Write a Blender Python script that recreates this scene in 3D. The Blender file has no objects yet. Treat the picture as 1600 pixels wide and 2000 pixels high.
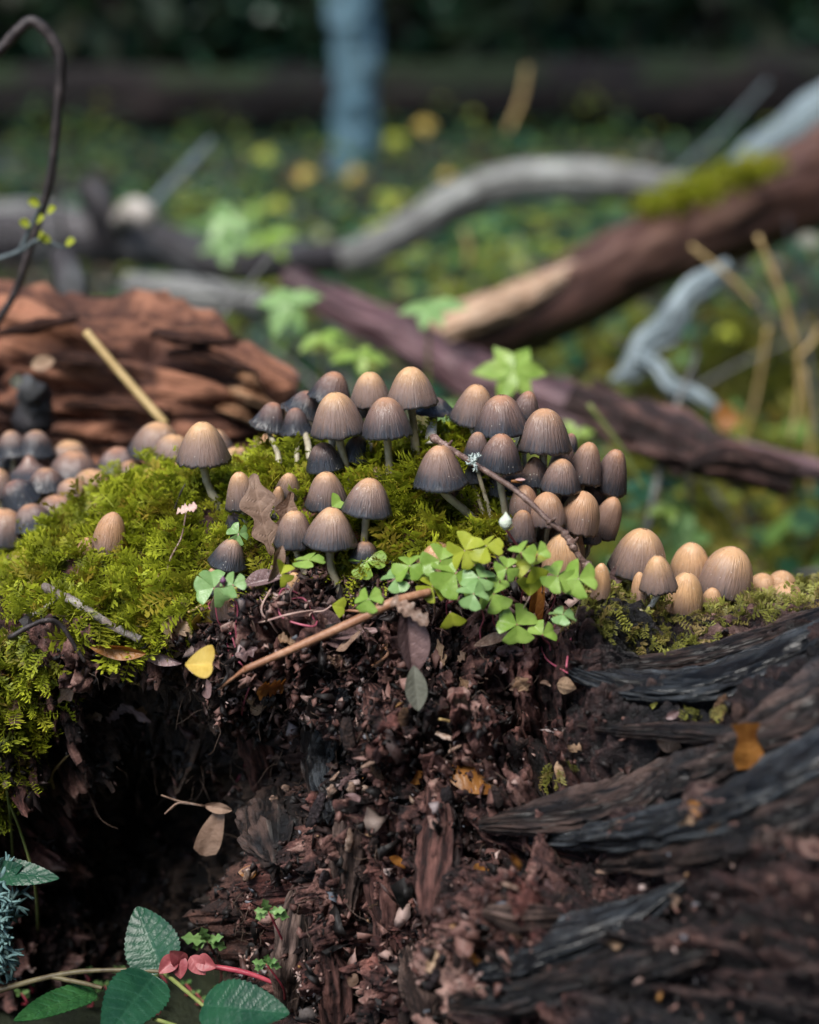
import bpy, math, random
import numpy as np
from mathutils import Vector, Matrix
from mathutils.bvhtree import BVHTree

R = math.radians
random.seed(7)
rng = np.random.default_rng(7)
scn = bpy.context.scene
COL = scn.collection

# ------------------------------------------------------------------ camera
PITCH = 16.0
DIST = 0.83
CAM = np.array([0.0, -DIST * math.cos(R(PITCH)), DIST * math.sin(R(PITCH))])
cd = bpy.data.cameras.new('camera')
cam = bpy.data.objects.new('camera', cd)
COL.objects.link(cam)
cam.location = CAM
cam.rotation_euler = (R(90 - PITCH), 0, 0)
cd.sensor_fit = 'HORIZONTAL'
cd.sensor_width = 24
cd.lens = 50
cd.clip_start = 0.02
cd.clip_end = 500
cd.dof.use_dof = True
cd.dof.focus_distance = 0.835
cd.dof.aperture_fstop = 3.2
scn.camera = cam

# ------------------------------------------------------------------ world, sun, exposure
SUN_EL, SUN_AZ = 57.0, 212.0          # azimuth clockwise from +Y: light from behind-left of the camera
w = bpy.data.worlds.new('World')
scn.world = w
w.use_nodes = True
nt = w.node_tree
sky = nt.nodes.new('ShaderNodeTexSky')
sky.sky_type = 'NISHITA'
sky.sun_disc = False
sky.sun_elevation = R(SUN_EL)
sky.sun_rotation = R(SUN_AZ)
sky.air_density = 1.0
sky.dust_density = 1.0
bg = nt.nodes['Background']
bg.inputs['Strength'].default_value = 0.085
nt.links.new(sky.outputs[0], bg.inputs[0])
sd = bpy.data.lights.new('sun', 'SUN')
sd.energy = 1.5
sd.angle = R(26)
sd.color = (1.0, 0.965, 0.90)
sun = bpy.data.objects.new('sun', sd)
COL.objects.link(sun)
sun.rotation_euler = (R(90 - SUN_EL), 0, R(180 - SUN_AZ))
scn.view_settings.view_transform = 'Standard'
scn.view_settings.look = 'None'
scn.view_settings.exposure = 1.84
scn.view_settings.gamma = 1.0
scn.view_settings.use_curve_mapping = False
scn.cycles.use_denoising = True
scn.cycles.max_bounces = 6
scn.cycles.diffuse_bounces = 3
scn.cycles.glossy_bounces = 2
scn.cycles.transmission_bounces = 4
scn.cycles.transparent_max_bounces = 4
scn.cycles.caustics_reflective = False
scn.cycles.caustics_refractive = False

# ------------------------------------------------------------------ helpers: camera maths used to find where things stand
CP, SP = math.cos(R(PITCH)), math.sin(R(PITCH))
K = 0.0003
GZ = -0.29
def ray(px, py):
    a = (px - 800) * K; b = (1000 - py) * K
    return np.array([a, CP + b * SP, -SP + b * CP])
def P(px, py, Y):
    d = ray(px, py)
    return CAM + d * ((Y - CAM[1]) / d[1])
def PG(px, py, lift=0.0):
    d = ray(px, py)
    return CAM + d * ((GZ + lift - CAM[2]) / d[2])
def depth(p):
    q = np.asarray(p) - CAM
    return q[..., 1] * CP - q[..., 2] * SP
def proj(p):
    q = np.asarray(p) - CAM
    dz = q[..., 1] * CP - q[..., 2] * SP
    up = q[..., 1] * SP + q[..., 2] * CP
    return 800 + q[..., 0] / dz / K, 1000 - up / dz / K
def inpoly(x, y, poly):
    x = np.asarray(x); y = np.asarray(y); c = np.zeros(x.shape, bool)
    n = len(poly)
    for i in range(n):
        x1, y1 = poly[i]; x2, y2 = poly[(i + 1) % n]
        if y1 == y2: continue
        c ^= ((y1 > y) != (y2 > y)) & (x < (x2 - x1) * (y - y1) / (y2 - y1) + x1)
    return c

# ------------------------------------------------------------------ numpy noise
_perm = np.random.default_rng(3).permutation(256)
_perm = np.concatenate([_perm, _perm, _perm])
_g = np.random.default_rng(4).normal(size=(256, 3)); _g /= np.linalg.norm(_g, axis=1)[:, None]
def noise(p):
    p = np.asarray(p, float)
    i = np.floor(p).astype(int); f = p - i; i &= 255
    u = f * f * f * (f * (f * 6 - 15) + 10)
    out = 0
    for dx in (0, 1):
        for dy in (0, 1):
            for dz in (0, 1):
                h = _perm[_perm[_perm[i[..., 0] + dx] + i[..., 1] + dy] + i[..., 2] + dz]
                g = _g[h]
                d = g[..., 0] * (f[..., 0] - dx) + g[..., 1] * (f[..., 1] - dy) + g[..., 2] * (f[..., 2] - dz)
                wx = u[..., 0] if dx else 1 - u[..., 0]
                wy = u[..., 1] if dy else 1 - u[..., 1]
                wz = u[..., 2] if dz else 1 - u[..., 2]
                out = out + d * wx * wy * wz
    return out * 1.5
def fbm(p, o=4, gain=.5):
    p = np.asarray(p, float); a = 1; s = 0
    for k in range(o):
        s = s + a * noise(p * 2 ** k + 17.3 * k); a *= gain
    return s
def unit(v):
    v = np.asarray(v, float)
    return v / (np.linalg.norm(v, axis=-1, keepdims=True) + 1e-12)
def voro(p, seed=0):
    """cells: distance to the nearest two points, a random number per cell and the offset to its centre"""
    p = np.asarray(p, float); i = np.floor(p).astype(int); f1 = np.full(p.shape[:-1], 9.0); f2 = f1.copy(); idv = np.zeros(p.shape[:-1]); off = np.zeros(p.shape)
    for dx in (-1, 0, 1):
        for dy in (-1, 0, 1):
            for dz in (-1, 0, 1):
                j = i + np.array([dx, dy, dz]); h = _perm[_perm[_perm[(j[..., 0] + seed) & 255] + (j[..., 1] & 255)] + (j[..., 2] & 255)]
                c = j + .5 + .42 * np.clip(_g[h], -1, 1); d = p - c; q = np.sqrt((d * d).sum(-1)); m = q < f1
                f2 = np.where(m, f1, np.minimum(f2, q)); idv = np.where(m, h / 255.0, idv); off = np.where(m[..., None], d, off); f1 = np.where(m, q, f1)
    return f1, f2, idv, off
def sstep(a, b, x):
    t = np.clip((x - a) / (b - a), 0, 1); return t * t * (3 - 2 * t)

# ------------------------------------------------------------------ helpers: objects
def mk(name, V, F, mat, parent=None, origin=None, attrs=None, uv=None, smooth=True, kind=None):
    """one mesh object from arrays; V are world coordinates, origin is the parent's place"""
    V = np.asarray(V, np.float32).reshape(-1, 3)
    if origin is not None: V = V - np.asarray(origin, np.float32)
    me = bpy.data.meshes.new(name)
    if isinstance(F, np.ndarray): Fl = [F]
    else: Fl = [np.asarray(f) for f in F if len(f)]
    nl = sum(f.size for f in Fl); nf = sum(len(f) for f in Fl)
    me.vertices.add(len(V)); me.vertices.foreach_set('co', V.ravel())
    me.loops.add(nl); me.polygons.add(nf)
    li = np.concatenate([f.ravel() for f in Fl]).astype(np.int32)
    tot = np.concatenate([np.full(len(f), f.shape[1]) for f in Fl]).astype(np.int32)
    st = np.concatenate([[0], np.cumsum(tot)[:-1]]).astype(np.int32)
    me.loops.foreach_set('vertex_index', li)
    me.polygons.foreach_set('loop_start', st)
    me.polygons.foreach_set('loop_total', tot)
    if smooth: me.polygons.foreach_set('use_smooth', np.ones(nf, bool))
    me.update(calc_edges=True)
    for k, a in (attrs or {}).items():
        a = np.asarray(a, np.float32)
        if a.ndim == 0: a = np.full(len(V), float(a), np.float32)
        at = me.attributes.new(k, 'FLOAT', 'POINT'); at.data.foreach_set('value', a)
    if mat: me.materials.append(mat)
    o = bpy.data.objects.new(name, me); COL.objects.link(o)
    if parent is not None: o.parent = parent
    elif origin is not None: o.location = origin
    if kind: o['kind'] = kind
    return o
def tag(o, label, cat, group=None):
    o['label'] = label; o['category'] = cat
    if group: o['group'] = group
    return o
def thing(name, loc, label, cat, group=None):
    o = bpy.data.objects.new(name, None); COL.objects.link(o)
    o.empty_display_size = .01
    o.location = loc
    return tag(o, label, cat, group)
def grid_faces(n, m, wrap=False):
    """n rows, m columns"""
    i = np.arange(n - 1)[:, None]; j = np.arange(m if wrap else m - 1)[None, :]
    j2 = (j + 1) % m
    a = i * m + j; b = i * m + j2; c = (i + 1) * m + j2; d = (i + 1) * m + j
    return np.stack([a, b, c, d], -1).reshape(-1, 4)
def catmull(pts, n):
    pts = np.asarray(pts, float)
    p = np.vstack([2 * pts[0] - pts[1], pts, 2 * pts[-1] - pts[-2]])
    m = len(pts) - 1
    t = np.linspace(0, m, n); k = np.minimum(t.astype(int), m - 1); f = (t - k)[:, None]
    a, b, c, d = p[k], p[k + 1], p[k + 2], p[k + 3]
    return .5 * (2 * b + (c - a) * f + (2 * a - 5 * b + 4 * c - d) * f ** 2 + (3 * b - a - 3 * c + d) * f ** 3)
def tube(pts, rad, n=24, seg=10, rough=0.0, rs=60, ell=None, cap=True, grain=0.0):
    """a bent tapering tube through pts; rough = relative surface noise; returns V, F, along"""
    c = catmull(pts, n); r = np.interp(np.linspace(0, 1, n), np.linspace(0, 1, len(rad)), rad)
    t = unit(np.gradient(c, axis=0))
    up = np.array([0, 0, 1.0]) if abs(t[:, 2]).mean() < .8 else np.array([0, 1.0, 0])
    s = unit(np.cross(t, up)); b = np.cross(s, t)
    th = np.linspace(0, 2 * np.pi, seg, endpoint=False)
    off = s[:, None] * np.cos(th)[None, :, None] + b[:, None] * np.sin(th)[None, :, None] * (ell or 1)
    rr = np.repeat(r[:, None], seg, 1)
    V = c[:, None] + off * rr[..., None]
    if rough:
        rr = rr * (1 + rough * fbm(V * rs, 3))
    if grain:
        q = np.stack([np.cos(th)[None] * 5 + 0 * rr, np.sin(th)[None] * 5 + 0 * rr, np.repeat(np.linspace(0, 3, n)[:, None], seg, 1)], -1)
        rr = rr * (1 + grain * fbm(q, 3) )
    V = c[:, None] + off * rr[..., None]
    F = [grid_faces(n, seg, True)]
    al = np.repeat(np.linspace(0, 1, n), seg)
    V = V.reshape(-1, 3)
    if cap:
        V = np.vstack([V, c[0], c[-1]])
        i0 = n * seg; j = np.arange(seg)
        F.append(np.stack([np.full(seg, i0), (j + 1) % seg, j], -1))
        F.append(np.stack([np.full(seg, i0 + 1), (n - 1) * seg + j, (n - 1) * seg + (j + 1) % seg], -1))
        al = np.concatenate([al, [0, 1]])
    return V, F, al
def gtube(pts, rad, n=120, seg=48, amp=.2, fr=2.2, fl=18., ell=1., blockamp=.0, rough=.1, sd=0, endjag=0.):
    """a tube of split wood: furrows run along it, blocks break away; also returns the grain coordinates"""
    c = catmull(pts, n); r = np.interp(np.linspace(0, 1, n), np.linspace(0, 1, len(rad)), rad)
    t = unit(np.gradient(c, axis=0)); up = np.array([0, 0, 1.0]) if abs(t[:, 2]).mean() < .8 else np.array([0, 1.0, 0])
    s = unit(np.cross(t, up)); b = np.cross(s, t); th = np.linspace(0, 2 * np.pi, seg, endpoint=False)
    L = np.concatenate([[0], np.cumsum(np.linalg.norm(np.diff(c, axis=0), axis=1))])
    g = np.stack([np.cos(th)[None] * fr + 0 * L[:, None], np.sin(th)[None] * fr + 0 * L[:, None], (L * fl)[:, None] + 0 * th[None]], -1) + sd * 7.7
    gw = g + .35 * noise(g * .6)[..., None]
    f = 1 + amp * (.55 * (1 - 2.4 * np.abs(noise(gw))) + .3 * (1 - 2.4 * np.abs(noise(gw * np.array([2.3, 2.3, 1.6]) + 3))) + .15 * (1 - 2.4 * np.abs(noise(gw * np.array([5, 5, 3]) + 9))))
    f = f + rough * fbm(g * .5 + 20, 3)
    if blockamp:
        v1, v2, vid, _ = voro(gw * np.array([1.1, 1.1, .8]) + 4, sd); f = f + blockamp * ((vid - .5) - .5 * sstep(.18, 0, v2 - v1))
    off = s[:, None] * np.cos(th)[None, :, None] + b[:, None] * np.sin(th)[None, :, None] * ell
    V = c[:, None] + off * (r[:, None] * f)[..., None]
    if endjag:
        e = sstep(.9, 1, np.linspace(0, 1, n))[:, None]; V = V + t[:, None] * (e * endjag * noise(g * np.array([3, 3, .2]) + 2))[..., None]
    V = np.vstack([V.reshape(-1, 3), c[0], c[-1]]); F = [grid_faces(n, seg, True)]; i0 = n * seg; j = np.arange(seg)
    F.append(np.stack([np.full(seg, i0), (j + 1) % seg, j], -1)); F.append(np.stack([np.full(seg, i0 + 1), (n - 1) * seg + j, (n - 1) * seg + (j + 1) % seg], -1))
    G = np.vstack([gw.reshape(-1, 3), gw[0, :1], gw[-1, :1]])
    return V, F, dict(gx=G[:, 0], gy=G[:, 1], gz=G[:, 2], hgt=np.concatenate([f.ravel(), [1, 1]]))
def join(parts):
    """parts: list of (V, F list or array); returns V, F(list by size)"""
    Vs, Fs, o = [], {}, 0
    for V, F in parts:
        for f in (F if isinstance(F, list) else [F]):
            Fs.setdefault(f.shape[1], []).append(f + o)
        Vs.append(V); o += len(V)
    return np.vstack(Vs), [np.vstack(f) for f in Fs.values()]

# ------------------------------------------------------------------ materials
class NT:
    def __init__(s, name):
        s.m = bpy.data.materials.new(name); s.m.use_nodes = True
        s.t = s.m.node_tree; s.b = s.t.nodes['Principled BSDF']; s.o = s.t.nodes['Material Output']
        s.b.inputs['IOR'].default_value = 1.4
    def n(s, kind, **kw):
        x = s.t.nodes.new('ShaderNode' + kind)
        for k, v in kw.items(): setattr(x, k, v)
        return x
    def l(s, a, b): s.t.links.new(a, b)
    def attr(s, name): return s.n('Attribute', attribute_name=name).outputs['Fac']
    def noise(s, scale, detail=4, rough=.6, vec=None, dist=0):
        x = s.n('TexNoise'); x.inputs['Scale'].default_value = scale; x.inputs['Detail'].default_value = detail
        x.inputs['Roughness'].default_value = rough; x.inputs['Distortion'].default_value = dist
        if vec is None: vec = s.pos()
        s.l(vec, x.inputs['Vector']); return x.outputs['Fac']
    def pos(s):
        if not hasattr(s, '_p'): s._p = s.n('NewGeometry').outputs['Position']
        return s._p
    def ramp(s, fac, stops):
        x = s.n('ValToRGB'); cr = x.color_ramp
        while len(cr.elements) < len(stops): cr.elements.new(.5)
        for e, (p, c) in zip(cr.elements, stops):
            e.position = p; e.color = (*c, 1) if not isinstance(c, (int, float)) else (c, c, c, 1)
        s.l(fac, x.inputs[0]); return x.outputs[0]
    def mix(s, f, a, b, mode='MIX'):
        x = s.n('Mix', data_type='RGBA', blend_type=mode)
        for v, i in ((f, 0), (a, 6), (b, 7)):
            if isinstance(v, (int, float)): x.inputs[i].default_value = v if i == 0 else (v, v, v, 1)
            elif isinstance(v, tuple): x.inputs[i].default_value = (*v, 1)
            else: s.l(v, x.inputs[i])
        return x.outputs[2]
    def math(s, op, a, b=0.0, c=0.0):
        x = s.n('Math', operation=op)
        for i, v in enumerate((a, b, c)):
            if isinstance(v, (int, float)): x.inputs[i].default_value = v
            else: s.l(v, x.inputs[i])
        return x.outputs[0]
    def bump(s, h, strength=.5, dist=.001):
        x = s.n('Bump'); x.inputs['Strength'].default_value = strength; x.inputs['Distance'].default_value = dist
        s.l(h, x.inputs['Height']); s.l(x.outputs[0], s.b.inputs['Normal'])
    def col(s, c): s.l(c, s.b.inputs['Base Color'])
    def rough(s, v):
        if isinstance(v, (int, float)): s.b.inputs['Roughness'].default_value = v
        else: s.l(v, s.b.inputs['Roughness'])
    def translucent(s, colour, amt):
        tr = s.n('BsdfTranslucent'); mx = s.n('MixShader'); mx.inputs[0].default_value = amt
        if isinstance(colour, tuple): tr.inputs[0].default_value = (*colour, 1)
        else: s.l(colour, tr.inputs[0])
        s.l(s.b.outputs[0], mx.inputs[1]); s.l(tr.outputs[0], mx.inputs[2]); s.l(mx.outputs[0], s.o.inputs[0])

def wood_mat(name, c0, c1, c2, scale=30, rough=.7, bs=.6, bd=.002, moss=None, stretch=None, spec=.5):
    k = NT(name)
    a = k.noise(scale, 6, .65); b = k.noise(scale * 4, 5, .7); d = k.noise(scale * .3, 3, .5)
    c = k.ramp(k.math('ADD', k.math('MULTIPLY', a, .55), k.math('MULTIPLY', b, .45)), [(.33, c0), (.5, c1), (.66, c2)])
    c = k.mix(k.ramp(d, [(.4, 0), (.65, .75)]), c, c0)
    if moss is not None:
        nz = k.n('NewGeometry'); sx = k.n('SeparateXYZ'); k.l(nz.outputs['Normal'], sx.inputs[0])
        f = k.math('MULTIPLY', k.ramp(sx.outputs['Z'], [(.35, 0), (.7, 1)]), k.ramp(k.noise(scale * .35, 4), [(.45, 0), (.55, 1)]))
        c = k.mix(f, c, moss)
    k.col(c); k.rough(rough); k.b.inputs['Specular IOR Level'].default_value = spec
    k.bump(k.math('ADD', a, k.math('MULTIPLY', b, .6)), bs, bd)
    return k.m
def grain_mat(name, c0, c1, c2, rough=.6, bs=.8, bd=.002, patch=None, pscale=9., fine=1.6, spec=.5):
    """split wood or bark: colour and relief follow the grain coordinates of gtube"""
    k = NT(name); cb = k.n('CombineXYZ')
    for i, q in enumerate(('gx', 'gy', 'gz')): k.l(k.attr(q), cb.inputs[i])
    a = k.noise(fine, 7, .68, cb.outputs[0]); b = k.noise(fine * 4.5, 5, .65, cb.outputs[0]); d = k.noise(pscale, 4, .6)
    f = k.math('ADD', k.math('MULTIPLY', a, .5), k.math('MULTIPLY', b, .35)); f = k.math('ADD', f, k.math('MULTIPLY', k.math('SUBTRACT', k.attr('hgt'), .98), .55)); f = k.math('ADD', f, .015)
    c = k.ramp(f, [(.34, c0), (.5, c1), (.68, c2)])
    if patch: c = k.mix(k.ramp(d, [(.48, 0), (.62, .85)]), c, k.mix(b, patch, c1))
    else: c = k.mix(k.ramp(d, [(.4, .6), (.6, 0)]), c, k.mix(.5, c, c0))
    k.col(c); k.rough(rough); k.b.inputs['Specular IOR Level'].default_value = spec
    k.bump(k.math('ADD', a, k.math('MULTIPLY', b, .7)), bs, bd); return k.m
def leaf_mat(name, c1, c2, rough=.45, tr=.3, trc=None, scale=90, spec=.5, bd=.0006):
    k = NT(name)
    a = k.noise(scale, 5, .6); c = k.ramp(a, [(.36, c1), (.64, c2)])
    vn = k.attr('vein')
    c = k.mix(k.math('MULTIPLY', vn, .28), c, tuple(min(1, x * 1.35 + .01) for x in c2))
    k.col(c); k.rough(rough); k.b.inputs['Specular IOR Level'].default_value = spec
    k.bump(k.math('SUBTRACT', k.noise(scale * 3, 3), k.math('MULTIPLY', vn, .35)), .6, bd)
    k.translucent(k.mix(.5, c, trc or c2), tr)
    return k.m
def plain_mat(name, c1, c2, rough=.6, scale=120, spec=.5, bd=.0005):
    k = NT(name); a = k.noise(scale, 4)
    k.col(k.ramp(a, [(.35, c1), (.65, c2)])); k.rough(rough); k.b.inputs['Specular IOR Level'].default_value = spec
    k.bump(k.noise(scale * 3, 3), .5, bd); return k.m

def stump_mat():
    k = NT('rotten_wood')
    wet = k.attr('wet'); crum = k.attr('crumb')
    mp = k.n('Mapping'); mp.inputs['Scale'].default_value = (1, 1, 1); k.l(k.pos(), mp.inputs[0])
    a = k.noise(55, 8, .68); b = k.noise(210, 6, .7); d = k.noise(17, 4, .55)
    f = k.math('ADD', k.math('MULTIPLY', a, .45), k.math('MULTIPLY', b, .45)); tn = k.attr('tone')
    f = k.math('ADD', f, k.math('ADD', k.math('MULTIPLY', k.math('SUBTRACT', tn, .45), .42), k.math('MULTIPLY', k.attr('fib'), .09)))
    base = k.ramp(f, [(.38, (.003, .002, .0025)), (.48, (.016, .008, .008)), (.57, (.065, .029, .026)), (.66, (.17, .080, .066)), (.78, (.40, .25, .21))])
    red = k.ramp(f, [(.38, (.004, .002, .002)), (.52, (.035, .012, .011)), (.64, (.13, .042, .034)), (.78, (.34, .13, .10))])
    c = k.mix(k.ramp(d, [(.5, 0), (.62, 1)]), base, red)
    dark = k.ramp(f, [(.38, (.002, .002, .003)), (.58, (.006, .006, .008)), (.70, (.020, .016, .017)), (.80, (.07, .045, .04))])
    c = k.mix(wet, c, dark)
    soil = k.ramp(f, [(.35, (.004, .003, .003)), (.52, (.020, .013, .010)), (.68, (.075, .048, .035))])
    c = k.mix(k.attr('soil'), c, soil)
    k.col(c)
    k.rough(k.math('ADD', k.math('MULTIPLY', wet, -.36), k.ramp(b, [(.3, .6), (.7, .85)])))
    k.bump(k.math('ADD', k.math('ADD', a, k.math('MULTIPLY', b, .7)), k.math('MULTIPLY', k.noise(620, 4, .7), .35)), 1.0, .0042)
    return k.m
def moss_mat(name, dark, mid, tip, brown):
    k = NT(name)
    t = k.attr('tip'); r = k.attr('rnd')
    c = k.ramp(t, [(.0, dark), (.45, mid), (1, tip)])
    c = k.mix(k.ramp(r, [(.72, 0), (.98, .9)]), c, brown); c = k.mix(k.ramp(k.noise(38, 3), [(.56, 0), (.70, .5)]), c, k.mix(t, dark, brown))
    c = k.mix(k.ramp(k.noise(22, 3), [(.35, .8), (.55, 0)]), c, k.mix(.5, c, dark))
    k.col(c); k.rough(.55)
    k.translucent(c, .35)
    return k.m
def cap_mat():
    k = NT('mushroom_cap')
    s = k.attr('s'); age = k.attr('age'); plum = k.attr('plum'); seed = k.attr('seed')
    uv = k.n('UVMap') if False else None
    th = k.attr('cx'); th2 = k.attr('cy')
    cb = k.n('CombineXYZ'); k.l(th, cb.inputs[0]); k.l(th2, cb.inputs[1])
    k.l(k.math('ADD', k.math('MULTIPLY', s, .28), k.math('MULTIPLY', seed, 13.7)), cb.inputs[2])
    st = k.noise(13, 2, .55, cb.outputs[0])           # stripes running from the top to the margin
    blotch = k.noise(130, 4, .6)
    st2 = k.ramp(st, [(.42, 0), (.58, 1)])
    top = k.mix(plum, (.58, .345, .175), (.29, .128, .088))
    mid = k.mix(plum, (.26, .175, .14), (.125, .078, .074))
    rim = k.mix(plum, (.034, .038, .046), (.020, .024, .032))
    # age slides the grey margin up the cap
    sh = k.math('ADD', s, k.math('MULTIPLY', k.math('SUBTRACT', blotch, .5), .25))
    sh = k.math('ADD', sh, k.math('MULTIPLY', k.math('SUBTRACT', st, .5), .35))
    a1 = k.math('ADD', sh, k.math('MULTIPLY', k.math('SUBTRACT', age, .5), .75))
    f1 = k.n('MapRange', interpolation_type='SMOOTHSTEP'); k.l(a1, f1.inputs[0]); f1.inputs[1].default_value = .16; f1.inputs[2].default_value = .70
    f2 = k.n('MapRange', interpolation_type='SMOOTHSTEP'); k.l(a1, f2.inputs[0]); f2.inputs[1].default_value = .64; f2.inputs[2].default_value = 1.06
    c = k.mix(f1.outputs[0], top, mid); c = k.mix(f2.outputs[0], c, rim)
    c = k.mix(k.math('MULTIPLY', k.math('SUBTRACT', 1.0, st2), k.ramp(s, [(.12, 0), (.4, .32)])), c, k.mix(.72, c, (.02, .012, .01)))
    # pale grains left on the cap
    vo = k.n('TexVoronoi'); vo.inputs['Scale'].default_value = 520; k.l(k.pos(), vo.inputs['Vector'])
    gr = k.math('MULTIPLY', k.ramp(vo.outputs['Distance'], [(.10, 1), (.2, 0)]), k.ramp(k.noise(170, 2), [(.58, 0), (.66, .75)]))
    c = k.mix(gr, c, (.62, .58, .52))
    edge = k.ramp(s, [(.965, 0), (.995, .35)])
    c = k.mix(edge, c, (.30, .31, .33))
    k.col(c)
    k.rough(k.ramp(blotch, [(.3, .22), (.7, .44)])); k.b.inputs['Specular IOR Level'].default_value = .6
    k.b.inputs['Subsurface Weight'].default_value = .12
    k.b.inputs['Subsurface Radius'].default_value = (1, .5, .25); k.b.inputs['Subsurface Scale'].default_value = .0025
    k.bump(k.math('ADD', k.math('MULTIPLY', st, k.ramp(s, [(.08, 0), (.35, 1)])), k.math('MULTIPLY', blotch, .25)), .75, .0009)
    return k.m
M = {}
M['stump'] = stump_mat()
M['cap'] = cap_mat()
M['gill'] = plain_mat('mushroom_gills', (.018, .015, .016), (.06, .05, .05), .8, 400)
M['stem'] = plain_mat('mushroom_stem', (.27, .23, .155), (.40, .36, .26), .5, 160)
M['stem_pale'] = plain_mat('pale_stem', (.5, .47, .42), (.66, .63, .58), .5, 160)
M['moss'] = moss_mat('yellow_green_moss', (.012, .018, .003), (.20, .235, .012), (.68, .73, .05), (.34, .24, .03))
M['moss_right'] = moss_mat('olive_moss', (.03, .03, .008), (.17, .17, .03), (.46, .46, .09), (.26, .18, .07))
M['sorrel'] = leaf_mat('sorrel_green', (.22, .36, .06), (.34, .48, .11), .32, .4, (.35, .6, .06))
M['sorrel_blue'] = leaf_mat('sorrel_bluegreen', (.19, .34, .11), (.30, .46, .19), .28, .35, (.3, .55, .1))
M['sorrel_yellow'] = leaf_mat('sorrel_yellowgreen', (.34, .40, .035), (.48, .52, .07), .4, .45, (.6, .62, .04))
M['yellow_leaf'] = leaf_mat('yellow_leaf', (.46, .30, .05), (.62, .46, .11), .5, .3, (.7, .5, .08))
M['pink'] = plain_mat('pink_stem', (.28, .05, .085), (.42, .11, .15), .4)
M['palestem'] = plain_mat('pale_pink_stem', (.38, .22, .20), (.5, .36, .30), .45)
M['greenstem'] = plain_mat('green_stem', (.12, .16, .04), (.2, .22, .07), .5)
M['oak'] = leaf_mat('brown_oak_leaf', (.16, .095, .065), (.30, .20, .145), .55, .12, (.3, .14, .06), 70, bd=.0015)
M['deadpurple'] = leaf_mat('wet_purple_brown_leaf', (.085, .050, .050), (.24, .155, .15), .38, .06, None, 70, bd=.0015)
M['deadtan'] = leaf_mat('tan_dead_leaf', (.2, .11, .06), (.38, .26, .17), .5, .1, None, 70, bd=.0015)
M['deadorange'] = leaf_mat('orange_dead_leaf', (.18, .065, .014), (.34, .15, .035), .4, .3, (.6, .22, .03), 60, bd=.0012)
M['bramble'] = leaf_mat('bramble_leaf', (.008, .045, .024), (.018, .078, .038), .36, .18, (.06, .2, .03), 60, bd=.0012)
M['bramble_wet'] = leaf_mat('wet_bramble_leaf', (.012, .055, .018), (.03, .10, .03), .14, .12, None, 60, bd=.002)
M['bramble_stem'] = plain_mat('bramble_stem', (.055, .04, .022), (.12, .10, .05), .5)
M['red'] = leaf_mat('red_young_leaf', (.28, .06, .07), (.44, .14, .14), .4, .3, (.7, .15, .15), 60)
M['redstem'] = plain_mat('red_stem', (.25, .03, .05), (.38, .06, .08), .4)
M['herb'] = leaf_mat('herb_leaf', (.10, .22, .06), (.22, .36, .12), .45, .3, None, 80)
M['twig_white'] = wood_mat('lichened_twig', (.09, .06, .05), (.30, .27, .24), (.55, .54, .50), 220, .75, .8, .0006)
M['twig_brown'] = wood_mat('brown_twig', (.05, .028, .022), (.16, .095, .075), (.34, .25, .22), 260, .5, .6, .0005)
M['twig_dark'] = wood_mat('dark_twig', (.012, .010, .010), (.045, .035, .035), (.11, .09, .09), 200, .5, .6, .0005)
M['reed'] = wood_mat('tan_stem', (.20, .085, .045), (.34, .17, .095), (.46, .27, .17), 120, .45, .4, .0003)
M['straw'] = plain_mat('straw', (.34, .23, .09), (.46, .33, .15), .6, 40)
M['lichen'] = plain_mat('pale_lichen', (.36, .44, .42), (.55, .62, .58), .8, 300)
M['bluelichen'] = plain_mat('bluegreen_lichen', (.07, .14, .14), (.14, .23, .22), .8, 200)
M['log_brown'] = grain_mat('brown_log', (.010, .006, .005), (.085, .040, .030), (.27, .16, .12), .5, pscale=14)
M['log_pale'] = grain_mat('bare_wood', (.20, .10, .05), (.48, .31, .20), (.72, .58, .45), .6)
M['log_grey'] = grain_mat('grey_lichened_bark', (.03, .028, .03), (.20, .20, .19), (.58, .60, .57), .8, patch=(.045, .042, .04), pscale=24)
M['log_dark'] = grain_mat('dark_bark', (.006, .006, .008), (.030, .026, .030), (.12, .11, .115), .55, patch=(.16, .17, .17), pscale=12)
M['log_purple'] = grain_mat('purple_brown_bark', (.010, .005, .007), (.070, .032, .038), (.25, .15, .16), .45, pscale=18)
M['log_bluegrey'] = grain_mat('bluegrey_wood', (.05, .065, .07), (.17, .22, .24), (.40, .46, .48), .7, patch=(.05, .055, .055), pscale=22)
M['log_red'] = grain_mat('red_rotten_wood', (.005, .003, .003), (.070, .025, .015), (.30, .13, .075), .75, 1, .005, patch=(.02, .008, .006), pscale=26)
M['log_far'] = wood_mat('far_log_bark', (.004, .003, .003), (.015, .010, .009), (.045, .030, .026), 6, .9, .6, .02, moss=(.018, .030, .009))
M['trunk'] = wood_mat('grey_tree_bark', (.06, .13, .17), (.11, .20, .25), (.19, .29, .34), 9, .85, .6, .01)
M['mosspatch'] = moss_mat('ochre_moss', (.03, .045, .008), (.14, .17, .025), (.34, .33, .045), (.3, .2, .04))
M['gc'] = None

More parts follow.
